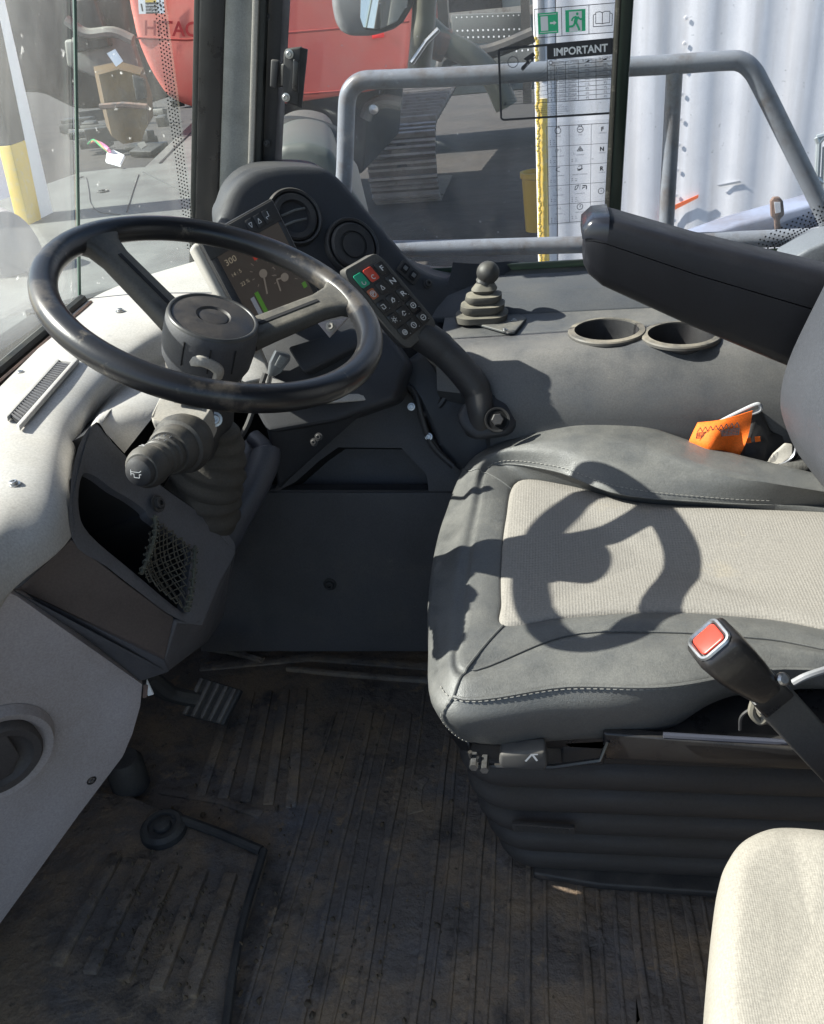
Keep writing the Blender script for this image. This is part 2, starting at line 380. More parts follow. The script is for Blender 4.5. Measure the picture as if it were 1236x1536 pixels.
# ================================================================ STRUCTURE
g = mk('ground', box((-2, 30, -1.35), (120, 90, .3)), m_gnd, smooth=0); g['kind'] = 'structure'
f = mk('floor', box((0.0, .72, -.035), (1.7, 1.75, .06)), m_black, smooth=0); f['kind'] = 'structure'

# cab shell: roof, rear wall, door-side corner posts, outer side below the window
t = thing('cab_shell', 'dark painted cab frame around the windows with roof and rear wall', 'cab frame', (0, .8, -.06))
mk('roof', box((.24, .72, 1.98), (1.35, 1.95, .10), bev=.03), m_pillar, t)
mk('rear_wall', box((.93, .72, .96), (.05, 1.8, 1.9), bev=.01), m_grime, t)
mk('side_panel', box((0.02, 1.625, .27), (1.8, .05, .66), bev=.01), m_grime, t)
mk('front_panel', box((-.82, .62, .295), (.05, 1.45, .77), bev=.01), m_grime, t)
mk('corner_panel', prism([V((-.84, 1.34, -.09)), V((-.55, 1.63, -.09)), V((-.55, 1.66, -.09)), V((-.86, 1.36, -.09))], (0, 0, .77)), m_grime, t)
mk('corner_post', box((-.78, -.16, .30), (.07, .07, .70), bev=.015), m_pillar, t)
mk('corner_post', box((.86, -.16, .96), (.07, .07, 1.95), bev=.015), m_pillar, t)
mk('corner_post', box((.86, 1.61, 1.3), (.10, .05, 1.3), bev=.015), m_pillar, t)

# front right pillar made of several vertical strips
def post(xt, yt, xb, yb, w, y, d=.03, z0=.60, z1=1.93):
    a = P(xt, yt, y=y); b = P(xb, yb, y=y); k = (a-b)/(a.z-b.z)
    lo = b+k*(z0-b.z); hi = b+k*(z1-b.z); h = w/2
    return prism([lo+V((-h, 0, 0)), lo+V((h, 0, 0)), hi+V((h, 0, 0)), hi+V((-h, 0, 0))], (0, d, 0), min(.004, w*.2), 2)
t = thing('window_pillar', 'grey steel window pillar with black seals left of the side window', 'pillar', (-.55, 1.57, .6))
mk('black_trim', post(299, 0, 291, 380, .020, 1.555), m_seal, t)
mk('gloss_strip', post(318, 0, 308, 380, .042, 1.548), m_gloss, t)
mk('steel_strip', post(357, 0, 345, 380, .056, 1.552, .05), m_pillar, t)
mk('lip', post(383, 0, 372, 380, .010, 1.540, .05), m_alu, t)
mk('rubber_seal', post(390, 0, 380, 330, .020, 1.545, .05), m_seal, t)
mk('dark_post', post(409, 0, 394, 330, .034, 1.56, .05), m_black, t)
for yy in (25, 215): screw(t, P(400, yy, y=1.555), (0, -1, .2), .004, m_black)

# ---- windows
zt = 1.93
def wpt(px, py, y): return P(px, py, y=y)
sw = thing('side_window', 'dusty side window pane behind the stickers, framed by dark green seals', 'window', (.05, 1.61, .64))
a = P(405, 300, y=1.61); 
mk('glass', box((.03, 1.612, 1.285), (1.03, .005, 1.31)), m_glass, sw, smooth=0)
b0 = P(640, 404, y=1.58); b1 = P(1180, 372, y=1.58)
mk('bottom_seal', prism([V((-.50, 1.578, .600)), V((-.50, 1.578, .630)), V((-.50, 1.60, .636)), V((-.50, 1.60, .600))], (1.15, 0, 0), .002), m_seal, sw)
mk('bottom_frame', prism([V((-.50, 1.600, .632)), V((-.50, 1.600, .646)), V((-.50, 1.608, .646)), V((-.50, 1.608, .632))], (1.15, 0, 0), .001), mat('green_black_frame', (.02, .045, .03), .3, dust=((.3, .27, .12), .5, 12)), sw)
mk('divider', post(940, 0, 918, 380, .022, 1.594, .016, .66), mat('divider_green', (.016, .028, .022), .25), sw)
mk('divider_edge', post(927, 0, 907, 380, .0075, 1.592, .010, .66), mat('divider_edge', (.20, .19, .16), .35, metal=.6, mott=[((.55, .5, .4), 70, .55, .7)]), sw)
fr = [P(1100, 384, y=1.606), P(1165, 378, y=1.606), P(1236, 338, y=1.606), P(1400, 250, y=1.606), P(1400, 420, y=1.606)]
mk('frit_corner', prism(fr, (0, .002, 0)), m_black, sw, smooth=0)
def dots(pts, rad, nr, m, parent, name='frit_dots'):
    vs, fs = [], []
    A = axes(nr)
    for p in pts:
        k = len(vs)
        for j in range(6): vs.append(V(p)+A@V((rad*math.cos(j*1.047), rad*math.sin(j*1.047), 0)))
        fs.append([k+j for j in range(6)])
    o = mk(name, (vs, fs), m, parent, smooth=0); o['kind'] = 'stuff'; return o
dp = []
for r_ in range(6):
    for i in range(62):
        u = i/62; q = V((1148+u*250, 385-u*139, 0)); off = 5+r_*4.2
        if (i+r_) % 2 == 0 or r_ < 2: dp.append(P(q.x-off*.45, q.y-off*.9, y=1.605))
dots(dp, .0017, (0, -1, 0), m_black, sw)

# front corner pane and windscreen
_t = P(108, 0, y=1.336); RK = (_t.x+.752)/(_t.z-.69)
c0 = V((-.70, .30, .70)); c1 = V((-.735, 1.335, .70)); c2 = P(288, 392, y=1.545)
top = lambda p, dx: V((p.x+dx, p.y, zt))
ws = thing('windscreen', 'large dusty front windscreen left of the steering wheel', 'windscreen', (-.74, .8, .70))
wn = prism([V((-.73, -.10, .69)), V((-.752, 1.33, .69)), V((-.752+RK*(zt-.69), 1.33, zt)), V((-.73+RK*(zt-.69), -.10, zt))], (-.005, 0, 0))
mk('glass', wn, m_wind, ws, smooth=0)
mk('bottom_seal', tube([V((-.725, -.10, .695)), V((-.705, .9, .698)), V((-.735, 1.325, .702))], .009, 8), m_seal, ws)
mk('wooden_bead', tube([V((-.705, -.10, .692)), V((-.686, .9, .696)), V((-.716, 1.315, .700))], .0035, 6), m_rust, ws)
cp = thing('corner_window', 'narrow dusty corner pane between windscreen and steel pillar', 'window', (-.70, 1.44, .70))
q0 = V((-.752, 1.336, .69)); q1 = V((c2.x+.005, 1.560, .69)); d_ = (q1-q0).cross(V((0, 0, 1))).normalized()*.005
ptop = P(286, 0, y=1.56)
q2 = q1.copy(); q2.z = zt; q2.x = P(299, 0, y=1.56).x+.01; q3 = q0.copy(); q3.z = zt; q3.x = q0.x+RK*(zt-.69)
mk('glass', prism([q0, q1, q2, q3], d_), m_glassc, cp, smooth=0)
mk('pane_edge', tube([q0+V((.004, 0, 0)), q3+V((.004, 0, 0))], .0026, 6), mat('glass_edge', (.07, .12, .10), .3), cp)
dp = []
for r_ in range(4):
    for i in range(150):
        z = .72+i*.0058+(r_ % 2)*.0029; k = (z-.69)/(zt-.69); e = q1.lerp(q2, k); e.z = z
        w_ = (q0-q1).normalized(); w_.z = 0
        dp.append(e+w_*(.004+r_*.0056)+V((.004, -.006, 0)))
dots(dp, .0014, (0.5, -1, 0), m_seal, cp)

# ================================================================ FLOOR MAT
fm = thing('rubber_floor_mat', 'muddy black ribbed rubber mat covering the cab floor', 'floor mat', (-.2, .7, 0))
mk('base', box((-.13, .70, .002), (1.3, 1.24, .012), bev=.004), m_mat, fm)
def ridge(name, pts, w, h, z=.008, m=None, par=None, bev=.003):
    """long low rib following floor points"""
    pts = [V(p) for p in pts]; L_, R_ = [], []
    for i, p in enumerate(pts):
        a = pts[max(0, i-1)]; b = pts[min(len(pts)-1, i+1)]; d = (b-a); d.z = 0; d.normalize(); s = V((-d.y, d.x, 0))*w/2
        L_.append(p+s); R_.append(p-s)
    poly = [V((p.x, p.y, z-.002)) for p in L_+R_[::-1]]
    return mk(name, prism(poly, (0, 0, h+.002), bev, 2), m or m_mat, par or fm)
for i in range(10):
    xb = -.37+i*.068
    for k_, (dx, w, h) in enumerate(((0, .009, .005), (.019, .006, .0035), (-.026, .005, .003))):
        if k_ == 2 and i % 3 == 0: continue
        xx = (xb+dx)*1.04; y1 = random.choice((1.14, 1.18, 1.21)) if xb < .4 else 1.2
        ridge('rib', spline([V((xb+dx+(xx-xb-dx)*(1-q_/7)-.012*q_/7+random.uniform(-.0028, .0028), .12+(y1-.12)*q_/7, 0)) for q_ in range(8)], 3), w*random.uniform(.8, 1.25), h*.75, bev=.0018)
for i in range(16):
    x = random.uniform(-.3, .32); y = random.uniform(.35, 1.1); l = random.uniform(.04, .13)
    ridge('worn_patch', spline([V((x+random.uniform(-.006, .006), y+l*k/4, 0)) for k in range(5)], 3), random.uniform(.022, .04), .0022, bev=.001)
for i in range(5):
    ridge('heel_rib', [P(300+i*34, 1195+i*4, z=.01), P(350+i*26, 1040-i*2, z=.01)], .018, .005)
ridge('front_lip', [P(300, 1000, z=.01), P(470, 985, z=.01), P(660, 1000, z=.01), P(900, 1010, z=.01)], .024, .004)
ridge('cross_rib', [P(430, 1003, z=.01), P(520, 1012, z=.01), P(650, 1022, z=.01)], .012, .008)
ridge('cross_rib', [P(240, 1185, z=.01), P(330, 1200, z=.01), P(392, 1222, z=.01)], .016, .004)
mk('threaded_lip', tube(spline([P(312, 972, z=.012), P(350, 978, z=.012), P(395, 992, z=.010)], 8), .008, 8), m_mat, fm)
# clods of dried mud
bm_v, bm_f = [], []
for i in range(220):
    px = random.gauss(480, 170); py = random.uniform(1020, 1530)
    if px < 230 or px > 1050: continue
    p = P(px, py, z=.014); r = random.uniform(.0008, .003)*random.choice((1, 1, .6, 1.5))
    k = len(bm_v); n_ = 6
    for j in range(n_):
        a = j*math.pi*2/n_; q = r*random.uniform(.6, 1.4); bm_v.append(p+V((q*math.cos(a), q*math.sin(a)*1.3, -.003)))
    bm_v.append(p+V((0, 0, r*.45)))
    bm_f += [[k+j, k+(j+1) % n_, k+n_] for j in range(n_)]
o = mk('dried_mud', (bm_v, bm_f), m_mud); tag(o, 'crumbs of dried brown mud scattered over the black mat', 'mud', kind='stuff')

# raised footplate left of the mat
fp = thing('footplate', 'raised muddy ribbed footplate at the door corner with round boss', 'footplate', (-.5, .6, .01))
pl = [P(120, 1180, z=.03), P(190, 1188, z=.03), P(300, 1235, z=.03), P(398, 1272, z=.03), P(352, 1420, z=.03), P(330, 1580, z=.03), P(-80, 1600, z=.03), P(-150, 1440, z=.03)]
mk('plate', prism([p+V((0, 0, -.03)) for p in pl], (0, 0, .028), .006), m_mat, fp)
mk('edge_rail', tube(spline([P(262, 1225, z=.036), P(330, 1250, z=.036), P(392, 1276, z=.036)], 6), .0075, 8), m_rubber, fp)
mk('edge_rail', tube(spline([P(396, 1275, z=.036), P(360, 1400, z=.034), P(338, 1545, z=.034)], 6), .006, 8), m_rubber, fp)
for i in range(5):
    a = P(175+i*43, 1285+i*7, z=.028); b = P(85+i*50, 1450+i*12, z=.028)
    ridge('tread_rib', [b, a], .020, .010, .026, par=fp)
0 and mk('tread_border', tube([P(70, 1455, z=.032), P(190, 1490, z=.032), P(300, 1500, z=.032)], .006, 8), m_mat, fp)
c = P(245, 1243, z=.034)
mk('boss', lathe([(.036, -.03), (.034, .004), (.028, .010), (.022, .010), (.020, .005), (.014, .005), (.012, .012), (.006, .014), (0, .014)], c, (0, 0, 1), 28), m_rubber, fp)
mv, mf = [], []
for i in range(130):
    p = P(random.gauss(240, 55), random.gauss(1380, 55), z=.040); r = random.uniform(.001, .0035); k = len(mv)
    for j in range(6):
        a = j*1.047; q = r*random.uniform(.6, 1.4); mv.append(p+V((q*math.cos(a), q*math.sin(a), -.006)))
    mv.append(p+V((0, 0, r*.4))); mf += [[k+j, k+(j+1) % 6, k+6] for j in range(6)]
o = mk('mud_cake', (mv, mf), m_mud, fp); o['kind'] = 'stuff'

# brake pedal near the fascia
pd = thing('brake_pedal', 'ribbed metal brake pedal under the dashboard corner', 'pedal', P(320, 1080, z=.03))
q = Quad(P(300, 1015, z=.12), P(362, 1035, z=.11), P(335, 1088, z=.07), P(272, 1072, z=.08))
mk('plate', q.rect(0, 0, 1, 1, -.012, 0, .003), m_rubber, pd)
for i in range(5): mk('tread', q.poly([(i*.2+.03, .02), (i*.2+.13, .02), (i*.2+.13, .98), (i*.2+.03, .98)], 0, .006, .002), mat('worn_tread', (.13, .115, .10), .5, mott=[((.06, .05, .045), 40, .45, .65)]), pd)
mk('arm', tube(spline([P(222, 1015, z=.17), P(255, 1040, z=.12), P(300, 1050, z=.09)], 6), [.016]*6+[.014]*7, 10), m_rubber, pd)
o = mk('pedal_stop', lathe([(.03, -.03), (.03, .02), (.024, .03), (0, .03)], P(190, 1158, z=.05), (0, 0, 1), 20), m_rubber); tag(o, 'round black rubber stop under the pale trim panel', 'rubber stop')

# ================================================================ DASHBOARD
da = thing('dashboard', 'wide dashboard with sunlight painted into its top, storage pocket, net and shade-painted fascia', 'dashboard', (-.58, .95, .3))
def zr(l): return [P(px, py, z=z) for px, py, z in l]
rows = [
 zr([(-260, 830, .69), (-110, 690, .69), (0, 580, .70), (45, 535, .70), (90, 490, .70), (130, 452, .70), (200, 420, .705), (292, 392, .71)]),
 zr([(-260, 900, .69), (-110, 760, .69), (0, 650, .698), (58, 592, .698), (108, 545, .698), (160, 500, .698), (226, 450, .70), (315, 418, .70)]),
 zr([(-240, 980, .68), (-80, 860, .68), (10, 755, .685), (68, 690, .685), (112, 610, .685), (172, 545, .685), (240, 490, .69), (328, 450, .69)]),
 zr([(-230, 1040, .665), (-70, 920, .665), (12, 830, .665), (88, 762, .663), (112, 672, .663), (150, 598, .664), (222, 540, .665), (318, 500, .66)]),
 zr([(-220, 1070, .645), (-60, 960, .64), (20, 878, .64), (104, 800, .635), (112, 700, .637), (140, 628, .645), (190, 580, .65), (300, 535, .64)]),
]
# fascia plane facing the driver
f0 = P(106, 806, z=.63); fn = _n((.93, -.12, .34))
def Fp(px, py, w=0): return PN(px, py, f0, fn)+fn*w
rows.append([rows[-1][0]+V((0, 0, -.02)), rows[-1][1]+V((0, 0, -.02)), Fp(20, 884, .0), Fp(106, 807, .0), Fp(110, 740, .0005), Fp(139, 637, .001), Fp(163, 657, .0), Fp(190, 684, -.01)])
mk('top', surf(rows, 6, 5), m_dash_lit, da, smooth=60)
outer = [(112, 690), (107, 806), (160, 850), (210, 889), (262, 926), (300, 930), (330, 870), (352, 830), (345, 805), (300, 770), (250, 735), (205, 700), (165, 660), (140, 636)]
inner = [(127, 712), (122, 760), (138, 800), (205, 858), (274, 915), (281, 905), (287, 860), (289, 824), (262, 800), (228, 776), (222, 765), (200, 748), (174, 733), (145, 712)]
ro = spline([Fp(*p) for p in outer], 4, True); ri = spline([Fp(*p, -.004) for p in inner], 4, True)
rm = [a.lerp(b, .7)+fn*.002 for a, b in zip(ro, ri)]
cen = sum(ri, V())/len(ri)
back = [cen+(p-cen)*.9-fn*.12 for p in ri]
roo = [p-fn*.03 for p in ro]
mk('fascia', loft([ro, rm, ri, [p-fn*.012 for p in ri]], False, False), m_fascia_shaded, da, smooth=50)
mk('pocket', loft([[p-fn*.011 for p in ri], back], False, True), m_dark, da)
def slab(name, pts, off, m, par, bev=.004):
    return mk(name, prism(pts, off, bev, 3), m, par)
r1 = [P(30, 884, z=.585), P(138, 925, z=.53), P(248, 990, z=.455)]
slab('upper_facet', [Fp(30, 882), Fp(107, 807), Fp(185, 870), Fp(262, 926), r1[2], r1[0]], (-.02, .01, -.01), m_facet, da, .003)
slab('lower_facet', [r1[0]+V((0, 0, .012)), r1[0], r1[2], P(256, 1008, z=.42), P(215, 1022, z=.40), P(120, 952, z=.50), P(22, 884, z=.60)], (-.03, .01, -.01), m_fascia_shaded, da, .003)
slab('end_facet', [Fp(262, 926), Fp(300, 930), Fp(330, 870), Fp(350, 835), P(338, 925, z=.33), P(310, 965, z=.31), P(256, 1008, z=.42), r1[2]], (-.05, .02, -.01), m_fascia_shaded, da, .006)
# cargo net
nq = Quad(Fp(230, 775, .0), Fp(290, 822), Fp(278, 918), Fp(208, 860))
net = []
def np_(u, v): return nq(u, v, .001-.016*math.sin(math.pi*min(1, max(0, u)))*math.sin(math.pi*min(1, max(0, v)))+.0015*math.sin(u*31+v*17))
for i in range(-9, 10):
    a = i/9
    l1 = [np_(a+t/8, t/8) for t in range(9) if -.001 <= a+t/8 <= 1.001]; l2 = [np_(1-(a+t/8), t/8) for t in range(9) if -.001 <= a+t/8 <= 1.001]
    for l in (l1, l2):
        if len(l) > 1: net.append(tube(l, .0008, 5))
for i in range(8):
    for j in range(8): net.append(lathe([(.0017, -.001), (0, .0012)], np_(i/8+.03, j/8+.03), fn, 5))
cn = thing('cargo_net', 'knotted olive cargo net stretched across the dashboard pocket', 'net', nq(.5, .9))
o = mk('mesh', join(*net), mat('net_cord', (.085, .075, .055), .8, bump=[(600, .5, .001)]), cn); o['kind'] = 'stuff'
def cord(pts, r, n=46):
    s = spline(pts, 8); out = [tube(s, r, 7)]
    L_ = len(s)
    for k in range(1, L_-1, 3):
        d = (s[k+1]-s[k-1]).normalized(); A = axes(d)
        out.append(tube([s[k]+A@V((r*1.7*math.cos(a), r*1.7*math.sin(a), a*.0006)) for a in [j*.785 for j in range(9)]], r*.45, 5))
    return join(*out)
mk('edge_cord', cord([Fp(228, 774, .004), Fp(230, 800, .003), Fp(221, 832, .003), Fp(208, 862, .004)], .0022), m_olive, cn)
mk('edge_cord', cord([Fp(289, 820, .004), Fp(287, 860, .004), Fp(282, 895, .004), Fp(276, 918, .004)], .0022), m_olive, cn)
screw(da, Fp(232, 757, .004), fn, .007, m_black); 
# window vent slot and screws on the top
vq = Quad(P(88, 546, z=.7015), P(106, 549, z=.7005), P(30, 636, z=.7005), P(16, 626, z=.7025))
vt = thing('demister_vent', 'long narrow demister vent grille along the windscreen edge of the dashboard', 'vent', vq(.5, .5))
mk('frame', join(vq.rect(-.35, -.05, .0, 1.05, -.002, .004, .001), vq.rect(1.0, -.05, 1.3, 1.05, -.002, .004, .001), vq.rect(-.35, -.12, 1.3, -.03, -.002, .004, .001)), m_dash_lit, vt)
mk('slot', vq.rect(0, 0, 1, 1, -.001, .0015), m_dark, vt)
for i in range(26): mk('fin', vq.rect(.05, i/26+.008, .95, i/26+.024, .001, .0035), m_fascia_shaded, vt)
for p, z in (((31, 561), .697), ((74, 600), .690), ((180, 467), .700), ((21, 727), .686)): screw(da, P(*p, z=z+.001), (0, 0, 1), .0045, m_metal)
# steering-column well, deep and dark, between fascia and centre
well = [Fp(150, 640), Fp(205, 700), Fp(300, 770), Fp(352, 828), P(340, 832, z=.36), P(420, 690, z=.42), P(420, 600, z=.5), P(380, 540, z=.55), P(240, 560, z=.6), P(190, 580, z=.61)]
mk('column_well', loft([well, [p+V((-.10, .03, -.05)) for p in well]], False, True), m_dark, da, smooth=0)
# grab rail along the right edge of the well
mk('grab_rail', tube(spline([P(380, 655, y=1.13), P(398, 678, y=1.11), P(385, 720, y=1.08), P(355, 775, y=1.04), P(333, 812, y=1.015), P(312, 800, y=1.02)], 7), [.012]*7+[.022]*24+[.016]*5, 12), mat('rail_vinyl', (.05, .052, .065), .38, dust=(TAN, .15, 12), bump=[(500, .3, .0006)]), da)
slab('rail_web', [P(372, 668, y=1.12), P(405, 690, y=1.115), P(350, 815, y=1.02), P(300, 790, y=1.02)], (-.02, .05, -.01), m_fascia_shaded, da, .006)
slab('centre_support', [P(355, 830, y=1.02), P(345, 870, y=1.04), P(322, 935, y=1.08), P(300, 960, y=1.08), P(300, 800, y=1.03)], (-.03, .10, 0), m_fascia_shaded, da, .01)
# right-hand part: switch tray behind the wheel
tray = Quad(P(372, 470, y=1.28), P(560, 455, y=1.33), P(600, 590, y=1.22), P(395, 640, y=1.12))
slab('switch_tray', [P(350, 455, y=1.30), P(500, 440, y=1.36), P(560, 470, y=1.33), P(612, 545, y=1.27), P(592, 600, y=1.22), P(500, 632, y=1.17), P(400, 650, y=1.13), P(352, 560, y=1.2)], (0, .08, -.04), m_pod, da, .010)
slab('tray_bead', [P(395, 560, y=1.17), P(470, 592, y=1.18), P(560, 590, y=1.225), P(560, 600, y=1.215), P(468, 606, y=1.16), P(392, 572, y=1.155)], (0, .02, -.01), m_dash_lit, da, .002)
slab('sunlit_plate', [P(340, 515, y=1.20), P(385, 512, y=1.21), P(408, 566, y=1.17), P(368, 574, y=1.15), P(345, 560, y=1.16)], (0, .015, -.012), m_dash_lit, da, .003)  # pale through the plastic colour that has sunlight painted in
slab('lower_shell', [P(400, 640, y=1.14), P(455, 618, y=1.17), P(540, 600, y=1.21), P(585, 590, y=1.24), P(500, 655, y=1.22), P(418, 735, y=1.17)], (-.02, .06, -.02), m_pod, da, .006)
slab('ridge', [P(430, 520, y=1.235), P(530, 490, y=1.29), P(545, 515, y=1.27), P(455, 560, y=1.20)], (0, .03, -.02), m_pod, da, .006)
sq = Quad(P(478, 486, y=1.275), P(520, 478, y=1.30), P(524, 484, y=1.295), P(492, 504, y=1.265))
o = mk('white_tag', prism([P(476, 484, y=1.215), P(522, 476, y=1.235), P(494, 506, y=1.205)], (0, .003, -.002), .0006), m_white); tag(o, 'small white triangular plate with a rivet behind the wheel rim', 'plate')
screw(o, P(496, 490, y=1.210), (0, -1, .6), .005, m_alu, 'rivet')
for p in ((478, 655), (471, 663)): screw(da, P(*p, y=1.15), (0, -1, .3), .004, m_black)
# key
ky = thing('ignition_key', 'grey ignition key with black grip standing in its lock', 'key', P(404, 575, y=1.15))
kq = Quad(P(410, 524, y=1.13), P(438, 530, y=1.14), P(424, 566, y=1.12), P(398, 562, y=1.12))
mk('grip', kq.poly([(.1, .0), (.9, .05), (1, .25), (.75, .8), (.45, 1), (.1, .95), (0, .5)], -.004, .007, .002), mat('key_grip', (.09, .095, .10), .3), ky)
mk('grip_inlay', kq.poly([(.35, .12), (.85, .18), (.6, .62), (.25, .55)], .007, .0085, .0005), m_pillar, ky)
mk('shaft', tube([kq(.3, .95), P(403, 575, y=1.15)], .0035, 8), m_metal, ky)
mk('cable', tube(spline([P(398, 560, y=1.15), P(384, 600, y=1.13), P(370, 640, y=1.10), P(352, 668, y=1.09)], 6), .004, 8), m_rubber, ky)

# ================================================================ CONSOLE, KICK PANEL
prof = [(1.60, .612), (1.588, .615), (1.565, .614), (1.50, .611), (1.475, .606), (1.458, .599), (1.45, .597), (1.42, .595), (1.36, .594), (1.325, .588), (1.305, .57), (1.295, .54), (1.288, .47), (1.287, .36), (1.286, .0), (1.60, .0)]
prof2 = [(1.60, .612), (1.588, .615), (1.565, .614), (1.50, .611), (1.475, .606), (1.458, .599), (1.45, .597), (1.42, .595), (1.318, .593), (1.300, .587), (1.278, .566), (1.257, .535), (1.248, .50), (1.245, .36), (1.245, .0), (1.60, .0)]
NX = 26; rings = []
prof0 = [(y if z > .53 else 1.40, z if z > .53 else z*.9) for y, z in prof[:-1]]+[(1.60, .0)]
for i in range(NX+1):
    x = -.175+i*(1.055/NX)
    b_ = min(1, max(0, (x+.20)/.16)); b_ = b_*b_*(3-2*b_)
    pa = prof0 if x < -.115 else prof
    rings.append([V((x, y0*(1-b_)+y1*b_, z0*(1-b_)+z1*b_)) for (y0, z0), (y1, z1) in zip(pa, prof2)])
co = thing('side_console', 'dark dusty console shelf running under the side window', 'console', (.25, 1.44, 0))
cb = mk('body', loft(rings), m_console, co, smooth=60)
cups = [P(910, 497, z=.596), P(1022, 503, z=.594)]
for c in cups: cut(cb, lathe([(.049, -.09), (.049, .05)], c, (0, 0, 1), 32))
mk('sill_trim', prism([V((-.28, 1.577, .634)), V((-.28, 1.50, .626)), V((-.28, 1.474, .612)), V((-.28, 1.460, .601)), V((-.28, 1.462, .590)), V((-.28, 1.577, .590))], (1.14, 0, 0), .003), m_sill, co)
for i, c in enumerate(cups):
    o = thing('cup_holder', ['dusty round cup holder nearer the gear lever', 'round cup holder half hidden by the armrest'][i], 'cup holder', c+V((0, 0, -.08)), group='cup holders in the console shelf')
    mk('rim', lathe([(.0485, -.004), (.0495, .004), (.053, .0035), (.058, .003), (.0595, .001), (.0595, -.003)], c, (0, 0, 1), 40, cap=False), mat('cup_rim', (.06, .058, .056), .5, dust=((.42, .36, .27), .65, 20)), o)
    mk('cup', lathe([(.0484, .002), (.046, -.04), (.043, -.082), (0, -.084)], c, (0, 0, 1), 36, cap=False), m_black, o)
    mk('dirt', lathe([(.040, -.0815), (.025, -.074), (0, -.072)], c, (0, 0, 1), 20), m_mud, o)
# kick panel
kp = thing('kick_panel', 'dark grey kick panel with long storage recess beside the footwell', 'panel', (-.4, 1.3, 0))
kpt = [(330, 975), (335, 870), (352, 800), (380, 748), (412, 737), (452, 668), (500, 622), (552, 592), (585, 578), (606, 580), (622, 600), (640, 640), (662, 676), (690, 700), (722, 708), (760, 712), (760, 978)]
k0 = P(500, 738, y=1.285); kn1 = _n((0, -1, .05)); kn2 = _n((-.03, -1, .45))
def kp_(px, py): 
    return PN(px, py, k0, kn2 if py < 738 else kn1)
low = [p for p in kpt if p[1] > 738]; upp = [(412, 738)]+[p for p in kpt if p[1] < 738 and p[1] != 737]+[(760, 738)]
lo_ = [kp_(300, 978), kp_(300, 870), kp_(315, 800), kp_(350, 739), kp_(760, 739), kp_(760, 978)]
mk('lower_panel', prism(lo_, (0, .03, 0), .003), m_kick, kp)
up_ = [PN(px, py, k0, kn2) for px, py in [(385, 738.5), (412, 732), (452, 668), (500, 622), (552, 592), (585, 578), (600, 577), (612, 585), (625, 606), (642, 644), (664, 678), (692, 702), (726, 712), (760, 738.5)]]
ub = mk('upper_panel', prism(up_, (0, .06, -.02), .004), m_kick, kp)
pk = [(444, 722), (480, 690), (507, 671), (602, 672), (640, 712), (643, 736), (420, 735)]
pkq = [PN(px, py, k0, kn2) for px, py in pk]
cut(ub, prism([p-kn2*-.03 for p in pkq], -kn2*.08))
mk('recess', loft([[p-kn2*.0045 for p in pkq], [p-kn2*.09+V((0, 0, -.01)) for p in pkq]], False, True), m_dark, kp, smooth=0)
screw(kp, kp_(495, 876), kn1, .008, m_black)
screw(kp, PN(642, 657, k0, kn2), kn2, .004, m_black)
# swept recess and boss region right of the kick panel
slab('wheel_arch_trim', [P(585, 560, y=1.32), P(640, 520, y=1.34), P(700, 560, y=1.33), P(760, 640, y=1.28), P(790, 700, y=1.25), P(690, 712, y=1.265), P(655, 670, y=1.27), P(625, 600, y=1.29)], (0, .08, -.02), m_pod, kp, .012)
mk('trim_bead', tube(spline([P(635, 520, y=1.325), P(660, 560, y=1.32), P(668, 590, y=1.31), P(655, 612, y=1.30), P(630, 625, y=1.285)], 6), .006, 8), m_black, kp)
mk('trim_bead', tube(spline([P(600, 570, y=1.31), P(622, 590, y=1.29), P(632, 625, y=1.275), P(648, 668, y=1.26), P(680, 700, y=1.25)], 6), .005, 8), m_black, kp)
for p in ((617, 610), (643, 655)): screw(kp, P(*p, y=1.262), (0, -1, .4), .004, m_metal)

# ================================================================ VENT POD
pp1, pp2, pp3 = P(340, 310, y=1.36), P(700, 430, y=1.53), P(500, 560, y=1.31)
pn = (pp2-pp1).cross(pp3-pp1).normalized()
if pn.dot(CAM-pp1) < 0: pn = -pn
def Pd(px, py, w=0): return PN(px, py, pp1, pn)+pn*w
po = thing('vent_pod', 'dark humped pod with two round vents beside the window pillar', 'pod', Pd(500, 400, -.05))
out = [(330, 345), (336, 308), (350, 277), (378, 254), (420, 245), (475, 245), (503, 256), (530, 284), (575, 335), (618, 385), (640, 402), (672, 413), (720, 416), (790, 414), (800, 450), (700, 470), (660, 520), (640, 560), (560, 600), (430, 560), (360, 480)]
rr = spline([Pd(*p) for p in out], 5, True)
cen = sum(rr, V())/len(rr)
def inset(r, d, w): 
    o_ = []
    for i, p in enumerate(r):
        t_ = (r[(i+1) % len(r)]-r[i-1]).normalized(); nn_ = t_.cross(pn).normalized()
        if nn_.dot(cen-p) < 0 and (p-cen).length > .1: nn_ = -nn_
        o_.append(p+nn_*d+pn*w)
    return o_
ext = V((-.05, .11, -.01))
pb = mk('body', loft([[p+ext for p in rr], inset(rr, 0, -.014), inset(rr, .004, -.006), inset(rr, .012, -.0015), inset(rr, .024, 0)]), m_pod, po, smooth=50)
vc = [Pd(440, 327), Pd(527, 371)]
